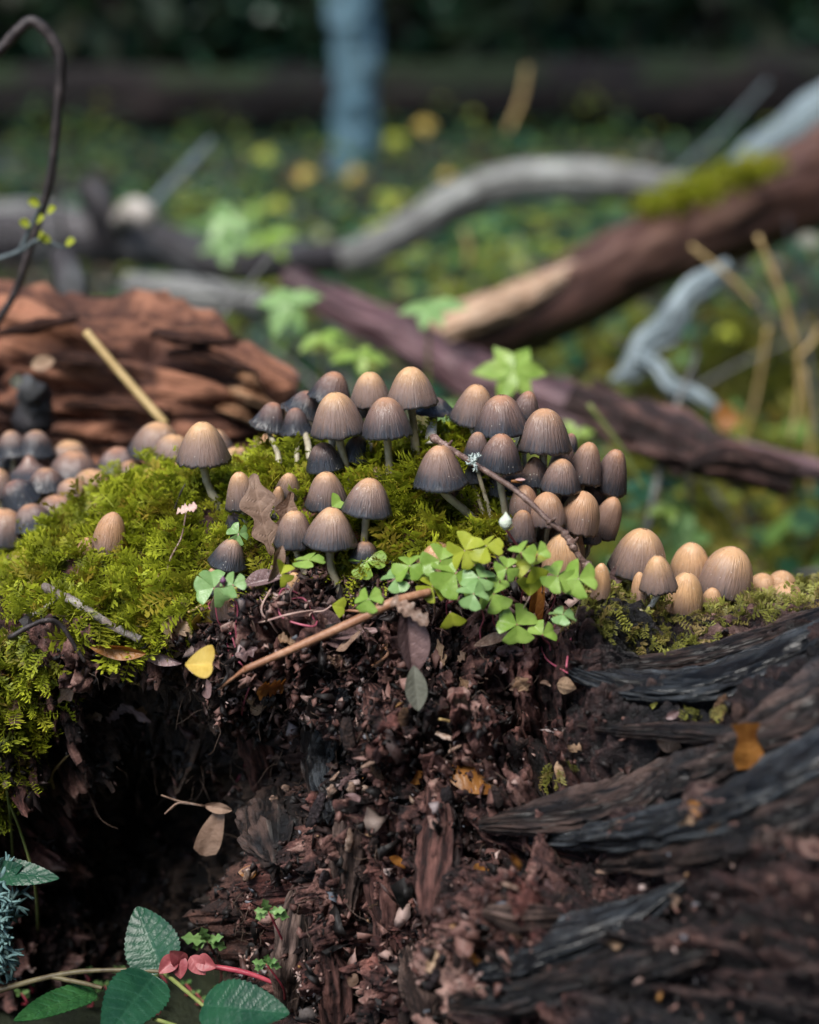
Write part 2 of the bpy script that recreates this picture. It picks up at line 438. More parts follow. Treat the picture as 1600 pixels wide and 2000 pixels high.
def ground_mat():
    k = NT('forest_floor')
    a = k.noise(9, 8, .7); b = k.noise(60, 5, .7); d = k.noise(1.3, 3)
    f = k.math('ADD', k.math('MULTIPLY', a, .55), k.math('MULTIPLY', b, .45))
    c = k.ramp(f, [(.35, (.004, .003, .003)), (.5, (.016, .012, .008)), (.6, (.04, .028, .018)), (.74, (.09, .065, .045))])
    g = k.ramp(f, [(.35, (.004, .006, .003)), (.55, (.015, .024, .008)), (.72, (.04, .05, .018))])
    k.col(k.mix(k.ramp(d, [(.42, 0), (.6, .8)]), c, g)); k.rough(.85)
    k.bump(f, .8, .02); return k.m
def scatter_mat():
    """leaf colours by a per-leaf number"""
    k = NT('ground_cover_leaves'); r = k.attr('rnd')
    c = k.ramp(r, [(0, (.008, .026, .014)), (.22, (.018, .062, .034)), (.42, (.045, .14, .072)), (.58, (.12, .21, .04)), (.72, (.24, .28, .045)), (.82, (.34, .29, .05)), (.88, (.10, .055, .03)), (.95, (.22, .15, .10)), (1, (.35, .33, .30))])
    k.col(c); k.rough(.33); k.translucent(c, .3); return k.m
def chip_mat():
    k = NT('wood_crumbs'); r = k.attr('rnd')
    c = k.ramp(r, [(0, (.003, .002, .002)), (.35, (.010, .006, .006)), (.52, (.035, .018, .016)), (.68, (.095, .042, .034)), (.82, (.22, .115, .095)), (.92, (.44, .31, .27)), (.97, (.12, .14, .17)), (1, (.30, .14, .03))])
    k.col(k.mix(.35, c, k.mix(k.noise(400, 3), (.01, .008, .007), c))); k.rough(.6); k.bump(k.noise(500, 3), .6, .0006); return k.m
M['ground'] = ground_mat(); M['gc'] = scatter_mat(); M['chip'] = chip_mat()
M['fibre'] = plain_mat('rootlets', (.03, .02, .015), (.11, .07, .05), .7)
M['litter'] = M['chip']

# ------------------------------------------------------------------ the ground
def ground_z(x, y):
    q = np.stack([x * .9, y * .9, 0 * x], -1)
    return GZ + .035 * fbm(q, 3) * np.clip((np.abs(y - .2) + np.abs(x)) / 1.2, .15, 1) + .085 * np.clip(y - 8.5, 0, None) ** 1.05
gx = np.concatenate([-np.geomspace(60, 2.2, 40), np.linspace(-2.1, 2.1, 110), np.geomspace(2.2, 60, 40)])
gy = np.concatenate([np.linspace(-8, -1.1, 12), np.linspace(-1, 4, 130), np.geomspace(4.1, 90, 80)])
X, Y = np.meshgrid(gx, gy)
GV = np.stack([X, Y, ground_z(X, Y)], -1).reshape(-1, 3)
GF = grid_faces(len(gy), len(gx))
mk('ground', GV, GF, M['ground'], kind='structure')

# ------------------------------------------------------------------ the stump: one skin over the top and down the rotten front
# px column: list of (py, Y) for back shoulder, ridge, mid top, lip, under lip, mid face, low face, foot
ST = [(-900, [(1250, .22), (1330, .10), (1400, .02), (1450, -.03), (1560, -.04), (1700, -.03), (1850, -.02), (2010, -.01)]),
      (-300, [(1120, .22), (1210, .10), (1250, .03), (1310, -.02), (1430, -.03), (1600, -.02), (1800, 0.0), (1990, .01)]),
      (0, [(1015, .21), (1110, .09), (1150, .035), (1230, -.012), (1380, -.022), (1560, .0), (1800, .03), (1960, .03)]),
      (150, [(1005, .20), (1000, .095), (1085, .035), (1290, -.032), (1450, .0), (1620, .055), (1800, .065), (1945, .04)]),
      (300, [(995, .19), (945, .085), (1080, .03), (1300, -.036), (1420, .045), (1600, .09), (1800, .085), (1930, .05)]),
      (450, [(975, .17), (918, .075), (1060, .02), (1300, -.040), (1440, .035), (1610, .05), (1790, .05), (1930, .03)]),
      (560, [(960, .16), (898, .065), (1050, .015), (1260, -.040), (1420, -.025), (1600, -.045), (1800, -.055), (2000, -.06)]),
      (700, [(950, .15), (878, .06), (1030, .012), (1225, -.040), (1400, -.052), (1600, -.07), (1800, -.085), (2080, -.11)]),
      (870, [(940, .14), (862, .055), (1000, .015), (1225, -.040), (1400, -.058), (1600, -.082), (1800, -.11), (2120, -.15)]),
      (980, [(990, .14), (930, .05), (1050, .015), (1228, -.032), (1400, -.058), (1600, -.095), (1800, -.135), (2140, -.185)]),
      (1100, [(1080, .13), (1070, .045), (1125, .01), (1230, -.028), (1390, -.060), (1590, -.105), (1800, -.15), (2140, -.20)]),
      (1220, [(1150, .12), (1152, .04), (1182, .0), (1255, -.034), (1370, -.058), (1560, -.115), (1790, -.17), (2150, -.22)]),
      (1400, [(1165, .12), (1168, .035), (1195, -.005), (1262, -.040), (1350, -.058), (1510, -.13), (1780, -.195), (2150, -.25)]),
      (1600, [(1150, .11), (1150, .03), (1172, -.01), (1215, -.042), (1300, -.068), (1450, -.145), (1750, -.225), (2200, -.29)]),
      (1850, [(1120, .10), (1118, .01), (1130, -.03), (1165, -.055), (1250, -.095), (1400, -.17), (1750, -.255), (2200, -.32)]),
      (2300, [(1060, .10), (1060, .0), (1080, -.05), (1120, -.08), (1200, -.12), (1360, -.2), (1750, -.28), (2200, -.34)])]
VT = np.concatenate([np.linspace(0, 2.2, 40, endpoint=False), np.linspace(2.2, 10, 530)])       # few rows on the hidden back, many on the face
rows = []
for px, pts in ST:
    c = [P(px, py, y) for py, y in pts]
    a = c[0].copy(); a[1] += .10; a[2] = GZ - .03; a2 = c[0].copy(); a2[1] += .07; a2[2] = (a[2] + c[0][2]) / 2
    z = c[-1].copy(); z[1] -= .012; z[2] = min(GZ - .03, z[2] - .02)
    ctl = np.array([a, a2] + c + [z]); ti = VT
    fl_ = np.stack([np.interp(ti, np.arange(len(ctl)), ctl[:, q]) for q in range(3)], -1)
    kk_ = np.exp(-.5 * (np.arange(-36, 37) / 17.0) ** 2); kk_ /= kk_.sum(); pad = np.vstack([np.repeat(fl_[:1], 36, 0), fl_, np.repeat(fl_[-1:], 36, 0)])
    rows.append(np.stack([np.convolve(pad[:, q], kk_, 'valid') for q in range(3)], -1))
rows = np.array(rows)                      # station, v, 3
NU = 590
sh = np.array([catmull(rows[:, j], NU) for j in range(rows.shape[1])])   # v, u, 3
def grid_normals(g):
    n = np.cross(np.gradient(g, axis=1), np.gradient(g, axis=0)); n = unit(n)
    return n
n0 = grid_normals(sh)
if n0[300, 300, 1] > 0 and n0[300, 300, 2] < 0: n0 = -n0
nv = sh.shape[0]
vv = VT[:, None] * 1.1 * np.ones((1, NU))       # control index: 2 back,3 ridge,4 mid,5 lip,6 under,7 mid face,8 low,9 foot
px_, py_ = proj(sh)
face = sstep(4.6, 5.5, vv)
right = sstep(1000, 1250, px_) * sstep(4.3, 5.2, vv)
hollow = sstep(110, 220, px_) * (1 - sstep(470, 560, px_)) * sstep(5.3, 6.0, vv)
big = fbm(sh * 17 + 3, 3) * .014 * (1 + .7 * face * (1 - right)) - np.abs(fbm(sh * 26 + 8, 2)) * .016 * face * (1 - .5 * right)
mid = (np.abs(fbm(sh * 48, 4)) - .3) * -.017
fine = fbm(sh * 170 + 9, 4) * .0056
# grain that runs along the root on the right and upright on the block in the middle
gq = np.stack([px_ / 420 + .9 * fbm(sh * 9, 2), vv * 4.2 - px_ / 1000 + .35 * fbm(sh * 14, 3), 0 * vv], -1)
grain = (1 - np.abs(noise(gq * np.array([.8, 2.2, 1]))) * 2.2) * .009 + (1 - np.abs(noise(gq * np.array([1.2, 6.5, 1]) + 5)) * 2) * .0035
# the middle breaks into upright torn blocks, the right into long blocks along the grain
cq = np.stack([sh[..., 0] / .010 + .5 * noise(sh * 60), sh[..., 1] / .03, sh[..., 2] / .026 + .6 * noise(sh * 45 + 7)], -1)
f1, f2, cid, off = voro(cq); cq2 = np.stack([sh[..., 0] / .0042, sh[..., 1] / .02, sh[..., 2] / .012], -1) + noise(sh * 90)[..., None] * .6
g1, g2, cid2, off2 = voro(cq2, 5)
fib = 1 - 2.2 * np.abs(noise(np.stack([sh[..., 0] * 420 + 2 * noise(sh * 50), sh[..., 1] * 60, sh[..., 2] * 45], -1)))
blocks = (cid - .5) * .022 + off[..., 2] * .007 - .012 * sstep(.16, 0, f2 - f1) + (cid2 - .5) * .0050 + off2[..., 2] * .0022 - .0022 * sstep(.2, 0, g2 - g1) + fib * .0011
lq = np.stack([gq[..., 0] * 1.8, gq[..., 1] * 2.6, 0 * vv], -1); l1, l2, lid, loff = voro(lq, 9)
lq2 = np.stack([gq[..., 0] * 3.5, gq[..., 1] * 8, 0 * vv], -1); k1, k2, lid2, _ = voro(lq2, 11)
lblocks = (lid - .5) * .012 - .005 * sstep(.16, 0, l2 - l1) + (lid2 - .5) * .004 - .002 * sstep(.2, 0, k2 - k1)
torn = face * (1 - right) * (1 - .6 * hollow)
tone = np.clip(cid * .55 + cid2 * .45, 0, 1) * (1 - right) + right * np.clip(lid * .5 + lid2 * .5, 0, 1)
dsp = blocks * torn + lblocks * .6 * right + big * (.35 + .9 * face) + mid * (.15 + .5 * face * (1 - .75 * right)) + fine * (.2 + .9 * face * (1 - .85 * right)) + grain * right
# hollows seen in the face: dark pits
def pit(cx, cy, rx, ry, d):
    return -d * np.exp(-(((px_ - cx) / rx) ** 2 + ((py_ - cy) / ry) ** 2))
front = vv > 4.6
for a in [(1330, 1490, 190, 55, .035), (940, 1660, 70, 110, .03), (500, 1500, 50, 60, .02), (1500, 1960, 170, 120, .05), (1180, 1700, 120, 60, .02), (1250, 1270, 130, 22, .012), (760, 1700, 40, 120, .015)]:
    dsp = dsp + pit(*a) * front
sh2 = sh + n0 * dsp[..., None]
# crumbs loosen the surface sideways too
jit = np.stack([noise(sh2 * 130), noise(sh2 * 130 + 31), noise(sh2 * 130 + 67)], -1) * .0022 * (face * (1 - .8 * right))[..., None]
sh2 = sh2 + jit
wet = np.clip(right * (.85 + .6 * fbm(sh * 16 + 40, 2)) + .75 * np.exp(-(((px_ - 650) / 60) ** 2 + ((py_ - 1440) / 90) ** 2)) * front, 0, 1)
SV = sh2.reshape(-1, 3); SF = grid_faces(nv, NU)
stump = thing('rotten_stump', (0, 0, GZ), 'large rotten mossy tree stump with crumbling dark front carrying the mushrooms', 'stump')
SO = np.array([0, 0, GZ])
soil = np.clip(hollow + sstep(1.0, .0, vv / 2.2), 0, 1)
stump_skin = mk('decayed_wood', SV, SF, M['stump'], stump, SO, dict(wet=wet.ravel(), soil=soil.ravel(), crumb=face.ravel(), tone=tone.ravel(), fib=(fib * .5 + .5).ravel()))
bv = BVHTree.FromPolygons([tuple(v) for v in SV[::1].tolist()], SF.tolist(), epsilon=0)
def hit(px, py, fallback=0.0):
    d = Vector(ray(px, py)).normalized()
    l, n, i, t = bv.ray_cast(Vector(CAM), d)
    if l is None:
        p = P(px, py, fallback); return p, np.array([0, -.3, 1.0])
    n = np.array(n)
    if np.dot(n, CAM - np.array(l)) < 0: n = -n
    return np.array(l), n
def hit_line(px, py, lift=.0):
    p, n = hit(px, py); return p + unit(n) * lift
nf = grid_normals(sh2)
if nf[:, :, 2].mean() < 0: nf = -nf

# ------------------------------------------------------------------ moss
def frond_proto(npair, seed, droop=.35, wid=.34):
    """a feathery moss frond along +X, unit long, normal +Z"""
    r = np.random.default_rng(seed); V = []; F = []; T = []
    def curve(t): return np.array([t, 0, .18 * math.sin(t * 2.6) - droop * t * t * .6])
    def add(quad, tips):
        b = len(V); V.extend(quad); T.extend(tips); F.append([b, b + 1, b + 2, b + 3])
    ax = [curve(t) for t in np.linspace(0, 1, 5)]
    for i in range(4):
        w0 = .022 * (1 - i / 4.6); w1 = .022 * (1 - (i + 1) / 4.6)
        add([ax[i] + [0, -w0, 0], ax[i] + [0, w0, 0], ax[i + 1] + [0, w1, 0], ax[i + 1] + [0, -w1, 0]], [i / 4, i / 4, (i + 1) / 4, (i + 1) / 4])
    for k in range(npair):
        t = .08 + .9 * (k + .5) / npair
        for s in (-1, 1):
            L = wid * (math.sin(math.pi * min(1, .18 + .82 * (1 - t) ** .8)) * .75 + .25 * (1 - t)) * r.uniform(.7, 1.2) + .04
            a = r.uniform(.75, 1.05)
            d = np.array([math.cos(a), s * math.sin(a), r.uniform(-.15, .45)]); d /= np.linalg.norm(d)
            o = curve(t); nn = np.array([-d[1], d[0], 0]); nn /= np.linalg.norm(nn)
            nb = 2
            for q in range(nb):       # little leaves along the branchlet
                f0 = q / nb * .8; p0 = o + d * L * f0 + [0, 0, -.25 * (L * f0) ** 2]
                l = L * (.78 if q < nb - 1 else .6); w = .040 * (1.15 - .5 * q / nb)
                e = d + nn * r.uniform(-.55, .55); e /= np.linalg.norm(e)
                z = np.array([0, 0, r.uniform(-.2, .35)]) * l
                add([p0, p0 + e * l * .45 + nn * w + z * .3, p0 + e * l + z, p0 + e * l * .45 - nn * w + z * .3],
                    [t * .6, t * .6 + .2, min(1, t * .55 + .25 + .2 * q), t * .6 + .2])
    return np.array(V), np.array(F), np.array(T)
PROTO = [frond_proto(9, s, dr, wd) for s, dr, wd in ((1, .3, .34), (2, .6, .3), (3, .1, .38), (4, .9, .28), (5, .4, .42))]
def plant_moss(name, pts, nrm, length, mat, parent, origin, lean, sd=1, bias=None, rndlow=0):
    r = np.random.default_rng(sd)
    N = len(pts); Vs = []; Fs = []; Ts = []; Rs = []; off = 0
    which = r.integers(0, len(PROTO), N)
    up = np.array([0, 0, 1.0])
    down = nrm * nrm[:, 2:3] - up; down = unit(down)          # downslope
    rd = r.normal(size=(N, 3))
    if bias is not None: rd = rd + bias
    d = unit(nrm * lean[0] + down * lean[1] + rd * lean[2])
    s = unit(np.cross(up * .4 + nrm, d) + 1e-6); u = np.cross(d, s)
    # roll a little
    ro = r.normal(0, .4, N)[:, None]; s, u = s * np.cos(ro) + u * np.sin(ro), u * np.cos(ro) - s * np.sin(ro)
    L = length * r.uniform(.55, 1.25, N)
    for k, (V, F, T) in enumerate(PROTO):
        ii = np.where(which == k)[0]
        if not len(ii): continue
        W = pts[ii][:, None] + L[ii][:, None, None] * (V[None, :, 0:1] * d[ii][:, None] + V[None, :, 1:2] * s[ii][:, None] + V[None, :, 2:3] * u[ii][:, None])
        n = len(V)
        Vs.append(W.reshape(-1, 3)); Fs.append((F[None] + (np.arange(len(ii)) * n)[:, None, None] + off).reshape(-1, 4))
        Ts.append(np.tile(T, len(ii))); Rs.append(np.repeat(r.random(len(ii)) * (1 - rndlow) + rndlow, n)); off += n * len(ii)
    return mk(name, np.vstack(Vs), np.vstack(Fs), mat, parent, origin, dict(tip=np.concatenate(Ts), rnd=np.concatenate(Rs)), smooth=False, kind='stuff')

pxs, pys = proj(SV); nfl = nf.reshape(-1, 3); vfl = vv.ravel()
MAIN = [(20, 1130), (40, 1060), (150, 950), (300, 880), (420, 880), (600, 840), (760, 840), (870, 800), (960, 850), (1000, 960), (985, 1060), (900, 1080), (760, 1110), (700, 1130), (560, 1100), (520, 1170), (470, 1140), (400, 1190), (330, 1250), (190, 1260), (100, 1215), (50, 1190)]
LEFT = [(-420, 1180), (0, 1100), (70, 1170), (100, 1240), (90, 1400), (60, 1520), (-30, 1600), (-420, 1550)]
RIGHT = [(1090, 1190), (1150, 1150), (1250, 1150), (1400, 1150), (1500, 1130), (1800, 1100), (1800, 1150), (1600, 1205), (1480, 1215), (1400, 1260), (1330, 1300), (1270, 1290), (1200, 1235)]
area_w = np.linalg.norm(np.cross(np.gradient(sh2, axis=1), np.gradient(sh2, axis=0)), axis=-1).ravel()
def pick(mask, n, sd):
    r = np.random.default_rng(sd); wgt = np.where(mask, area_w, 0); wgt /= wgt.sum()
    return r.choice(len(SV), n, p=wgt)
top_ok = (vfl > 2.6) & (vfl < 5.2)
def patchy(sc, lo): return fbm(SV * sc + 2, 2) > lo
moss = thing('moss_cushion', (-.06, .02, 0), 'bright yellow green feathery moss cushion over the top of the stump', 'moss')
MO = np.array([-.06, .02, 0]); moss['kind'] = 'stuff'
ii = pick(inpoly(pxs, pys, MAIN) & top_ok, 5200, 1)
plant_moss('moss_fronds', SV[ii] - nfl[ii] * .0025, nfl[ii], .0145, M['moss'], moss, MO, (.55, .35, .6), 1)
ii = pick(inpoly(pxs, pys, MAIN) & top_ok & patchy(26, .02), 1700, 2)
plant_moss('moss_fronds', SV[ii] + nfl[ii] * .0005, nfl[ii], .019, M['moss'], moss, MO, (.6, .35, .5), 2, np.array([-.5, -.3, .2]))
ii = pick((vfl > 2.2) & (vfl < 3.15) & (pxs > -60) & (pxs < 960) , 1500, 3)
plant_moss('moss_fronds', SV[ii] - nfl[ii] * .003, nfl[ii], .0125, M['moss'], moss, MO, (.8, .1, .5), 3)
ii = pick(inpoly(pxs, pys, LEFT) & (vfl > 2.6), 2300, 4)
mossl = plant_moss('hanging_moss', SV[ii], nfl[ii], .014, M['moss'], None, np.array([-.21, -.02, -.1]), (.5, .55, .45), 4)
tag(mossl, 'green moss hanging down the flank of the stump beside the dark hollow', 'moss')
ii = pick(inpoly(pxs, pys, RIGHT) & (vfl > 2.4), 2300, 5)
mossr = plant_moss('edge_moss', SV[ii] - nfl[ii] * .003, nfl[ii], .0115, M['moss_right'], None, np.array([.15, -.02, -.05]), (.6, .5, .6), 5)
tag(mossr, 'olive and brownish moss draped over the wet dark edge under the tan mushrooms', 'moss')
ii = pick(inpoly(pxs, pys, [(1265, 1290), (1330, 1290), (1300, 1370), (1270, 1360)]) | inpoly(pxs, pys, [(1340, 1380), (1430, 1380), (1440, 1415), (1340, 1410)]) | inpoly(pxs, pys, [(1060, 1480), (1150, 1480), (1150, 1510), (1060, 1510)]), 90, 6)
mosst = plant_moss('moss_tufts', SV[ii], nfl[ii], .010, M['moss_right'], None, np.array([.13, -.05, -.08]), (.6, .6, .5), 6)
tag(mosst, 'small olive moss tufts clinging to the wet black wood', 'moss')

# ------------------------------------------------------------------ crumbs, splinters and rootlets of the rotten face
def chips(name, pts, nrm, size, mat, parent, origin, sd, rnd=None, elong=2.2, kind='stuff'):
    r = np.random.default_rng(sd); N = len(pts)
    # torn flakes: a ragged many sided plate with a broken thickness, no two alike
    ang = np.sort(r.random((N, 6)), 1) * 2 * np.pi; ra = r.uniform(.35, 1.15, (N, 6))
    B = np.zeros((N, 8, 3)); B[:, :6, 0] = np.cos(ang) * ra; B[:, :6, 1] = np.sin(ang) * ra; B[:, :6, 2] = r.normal(0, .28, (N, 6)); B[:, 6, 2] = r.uniform(.05, .5, N); B[:, 7, 2] = -r.uniform(.1, .6, N); B[:, 6, :2] = r.normal(0, .3, (N, 2))
    tri = np.array([[0, 1, 6], [1, 2, 6], [2, 3, 6], [3, 4, 6], [4, 5, 6], [5, 0, 6], [1, 0, 7], [2, 1, 7], [3, 2, 7], [4, 3, 7], [5, 4, 7], [0, 5, 7]])
    d = unit(r.normal(size=(N, 3)) + nrm * .25 + np.array([0, 0, -.2])); s = unit(np.cross(d, r.normal(size=(N, 3)))); u = np.cross(d, s)
    sz = size * np.exp(np.clip(r.normal(0, .65, N), -1.3, 1.0))
    el = 1 + (elong - 1) * r.random((N, 1, 1)) ** 1.5
    W = pts[:, None] + sz[:, None, None] * (B[..., 0:1] * d[:, None] * el + B[..., 1:2] * s[:, None] + B[..., 2:3] * u[:, None])
    F = (tri[None] + (np.arange(N) * 8)[:, None, None]).reshape(-1, 3)
    if rnd is None: rnd = r.random(N)
    return mk(name, W.reshape(-1, 3), F, mat, parent, origin, dict(rnd=np.repeat(rnd, 8)), smooth=False, kind=kind)
fm = (vfl > 5.0) & (vfl < 9.6)
notright = pxs < 1000 + 180 * np.random.default_rng(0).random(len(pxs))
r0 = np.random.default_rng(11)
hol = hollow.ravel()
ii = pick(fm & notright & (hol < .5) & patchy(30, .05), 5500, 11)
chips('wood_crumbs', SV[ii] + nfl[ii] * .0008, nfl[ii], .0012, M['chip'], stump, SO, 11, rnd=r0.random(len(ii)) ** 1.3, elong=1.5)
ii = pick(fm & notright & (hol < .4) & patchy(22, -.05), 800, 12)
chips('wood_flakes', SV[ii] + nfl[ii] * .002, nfl[ii], .0027, M['chip'], stump, SO, 12, rnd=r0.random(len(ii)) ** 1.3 * .95)
ii = pick(fm & (hol > .4), 3500, 13)
chips('soil_crumbs', SV[ii], nfl[ii], .0019, M['chip'], stump, SO, 13, rnd=r0.random(len(ii)) ** 2.2 * .8)
ii = pick(fm & (pxs > 1000), 900, 14)
chips('wet_crumbs', SV[ii], nfl[ii], .0013, M['chip'], stump, SO, 14, rnd=r0.random(len(ii)) ** 2.2 * .95, elong=2.5)
lipm = (vfl > 4.3) & (vfl < 5.3) & (pxs < 1120)
ii = pick(lipm & ~inpoly(pxs, pys, MAIN) & (pxs > 60), 4200, 15)
chips('litter_crumbs', SV[ii] + nfl[ii] * .0015, nfl[ii], .0018, M['chip'], stump, SO, 15, rnd=.25 + .7 * r0.random(len(ii)))
def fibres(name, mask, n, L, rad, sd, mat, hang=.8):
    r = np.random.default_rng(sd); ii = pick(mask, n, sd); parts = []
    for k in ii:
        p = SV[k] + nfl[k] * .001; d = unit(nfl[k] * .6 + r.normal(size=3) * .7 + np.array([0, 0, -hang])); l = L * r.uniform(.4, 1.5)
        pts = [p]; 
        for q in range(4):
            d = unit(d + r.normal(size=3) * .55 + np.array([0, 0, -.25 * hang])); pts.append(pts[-1] + d * l / 4)
        V, F, a = tube(pts, [rad, rad * .4], 8, 4, cap=False); parts.append((V, F))
    V, F = join(parts)
    return mk(name, V, F, mat, stump, SO, kind='stuff')
fibres('rootlets', fm & (hol > .2), 420, .022, .00022, 21, M['fibre'])
fibres('rootlets', fm & notright & (hol < .3), 900, .014, .00024, 22, M['fibre'], .3)

# solid pieces of the stump that stand out of the crumbs
M['palewood_g'] = grain_mat('pale_torn_wood', (.005, .003, .003), (.045, .026, .021), (.30, .20, .165), .6, 1, .003, pscale=60)
M['redwood_g'] = grain_mat('red_torn_wood', (.004, .002, .002), (.040, .015, .013), (.24, .11, .09), .6, 1, .003, pscale=60)
def piece(name, pixels, rad, lift, mat, n=60, seg=20, rough=.25, rs=90, ell=.7, grain=.2, label=None):
    pts = [hit_line(x, y, l) for (x, y), l in zip(pixels, lift if isinstance(lift, (list, tuple)) else [lift] * len(pixels))]
    V, F, a = tube(pts, rad, n, seg, rough, rs, ell, grain=grain)
    o = mk(name, V, F, mat, stump, SO, dict(wet=.6, soil=0, crumb=0))
    if label: o['label'] = label
    return o
M['rootwood'] = wood_mat('weathered_root', (.006, .006, .007), (.028, .021, .019), (.13, .09, .075), 90, .42, .9, .003)
M['rootblue'] = wood_mat('wet_grey_root', (.010, .011, .013), (.045, .048, .054), (.16, .165, .17), 70, .34, .9, .003)
M['palewood'] = wood_mat('pale_splintered_wood', (.09, .05, .035), (.28, .18, .13), (.55, .43, .36), 110, .6, .8, .002)
M['rootgrain'] = grain_mat('weathered_root_wood', (.003, .003, .004), (.014, .011, .011), (.12, .078, .066), .36, 1, .004, patch=(.016, .021, .027), pscale=34, spec=.7)  # bluish patches paint sky sheen onto the root
M['rootwet'] = grain_mat('wet_wood_sky_sheen', (.002, .003, .005), (.009, .012, .017), (.085, .095, .105), .26, 1, .004, patch=(.02, .014, .012), pscale=34, spec=.9)  # bluish tint puts the sky's sheen into the colour of the wet wood
def gpiece(name, pixels, rad, lift, mat, label=None, n=170, seg=56, amp=.42, ell=.7, fl=26., fr=3.2, blockamp=.3, sd=0, endjag=.010):
    lf = lift if isinstance(lift, (list, tuple)) else [lift] * len(pixels)
    raw = np.array([hit_line(x, y, 0) for x, y in pixels]); q = np.vstack([raw[:1], raw, raw[-1:]]); sm = (q[:-2] + 2 * q[1:-1] + q[2:]) / 4; sm[0], sm[-1] = raw[0], raw[-1]
    sm = sm + np.array([np.array([0, -.75, .5]) * l for l in lf])
    V, F, at = gtube(sm, rad, n, seg, amp, fr, fl, ell, blockamp, .15, sd, endjag); o = mk(name, V, F, mat, stump, SO, at)
    if label: o['label'] = label
    return o
gpiece('root', [(940, 1610), (1060, 1600), (1180, 1585), (1300, 1550), (1420, 1505), (1540, 1430), (1680, 1330), (1800, 1250)], [.003, .009, .013, .015, .016, .017, .018, .018], .002, M['rootgrain'], 'large weathered root sweeping along the stump', sd=1, seg=72, n=240)
gpiece('root', [(1040, 1640), (1160, 1640), (1290, 1625), (1420, 1590), (1540, 1530), (1680, 1440), (1800, 1370)], [.003, .007, .011, .012, .013, .013, .013], .001, M['rootwet'], 'wet root below the large one with blue grey sky sheen in its colour', sd=2, seg=64, n=220)
gpiece('root', [(1180, 1690), (1300, 1680), (1430, 1650), (1560, 1600), (1700, 1520)], [.003, .008, .010, .011, .011], .000, M['rootgrain'], sd=3)
gpiece('root', [(930, 1900), (1020, 1880), (1110, 1850), (1200, 1815), (1270, 1780), (1325, 1735)], [.004, .010, .012, .010, .007, .003], .003, M['rootwet'], 'grey splintered root near the base', sd=4)
gpiece('root', [(880, 1960), (1000, 1945), (1120, 1925), (1250, 1890), (1380, 1860)], [.004, .010, .012, .012, .006], .000, M['rootgrain'], sd=5)
gpiece('root', [(1060, 1275), (1150, 1320), (1250, 1350), (1360, 1345), (1470, 1310), (1600, 1250), (1740, 1180)], [.002, .006, .008, .009, .009, .009, .009], -.002, M['rootwet'], 'wet black root shining blue under the moss edge', sd=6, n=220)
gpiece('root', [(1180, 1300), (1280, 1300), (1400, 1280), (1530, 1235), (1680, 1180)], [.002, .005, .006, .006, .006], -.001, M['rootgrain'], sd=7)
gpiece('root', [(1130, 1420), (1230, 1432), (1330, 1430), (1430, 1440), (1480, 1450)], [.002, .005, .007, .006, .003], .005, M['rootgrain'], 'ledge of dark wood over a black cavity', sd=8, ell=.45)
gpiece('bark_slab', [(662, 1362), (655, 1420), (648, 1480), (645, 1540), (655, 1590)], [.005, .0095, .0095, .008, .004], .007, M['rootwet'], 'upright blue grey slab of wet bark', sd=9, n=120, fl=30)
gpiece('bark_slab', [(618, 1375), (612, 1440), (614, 1520), (632, 1600)], [.003, .005, .005, .003], .008, M['rootgrain'], sd=10, n=100, seg=36, fl=30)
gpiece('wood_stub', [(540, 1550), (535, 1590), (535, 1640), (545, 1690)], [.005, .013, .014, .006], .007, M['rootgrain'], 'rounded purple brown stub of decayed wood', sd=11, n=100, fl=40)
gpiece('torn_wood', [(690, 1540), (688, 1620), (680, 1700), (672, 1790)], [.004, .007, .007, .004], -.001, M['palewood_g'], 'pale torn upright strip of wood', sd=12, n=120, seg=40, fl=30, endjag=.008)
gpiece('torn_wood', [(590, 1730), (585, 1800), (575, 1880), (570, 1960)], [.004, .009, .010, .006], -.001, M['palewood_g'], sd=13, n=120, seg=44, fl=30)
gpiece('torn_wood', [(760, 1560), (765, 1640), (755, 1740), (760, 1850)], [.003, .008, .009, .005], -.003, M['redwood_g'], sd=14, n=120, seg=44, fl=30)
gpiece('torn_wood', [(720, 1340), (745, 1380), (765, 1430), (770, 1490)], [.003, .007, .007, .003], -.001, M['redwood_g'], 'red strip of wood below the twisted leaf', sd=15, n=100, seg=40, fl=30)
gpiece('torn_wood', [(640, 1850), (650, 1920), (655, 2000)], [.004, .008, .006], -.002, M['redwood_g'], sd=16, n=100, seg=40, fl=30)
gpiece('torn_wood', [(850, 1520), (870, 1600), (850, 1700), (840, 1780)], [.003, .008, .009, .004], -.003, M['redwood_g'], sd=17, n=120, seg=44, fl=30)
gpiece('torn_wood', [(800, 1850), (830, 1920), (840, 1990)], [.004, .009, .006], -.002, M['palewood_g'], sd=18, n=100, seg=40, fl=30)
gpiece('torn_wood', [(470, 1390), (500, 1440), (520, 1500), (515, 1550)], [.004, .008, .008, .004], -.001, M['redwood_g'], sd=19, n=100, seg=44, fl=34)
gpiece('torn_wood', [(1000, 1640), (1080, 1650), (1150, 1680)], [.003, .007, .004], -.001, M['redwood_g'], sd=20, n=90, seg=40, fl=30)
gpiece('torn_wood', [(950, 1780), (1010, 1800), (1090, 1790)], [.003, .007, .004], -.001, M['palewood_g'], sd=21, n=90, seg=40, fl=30)
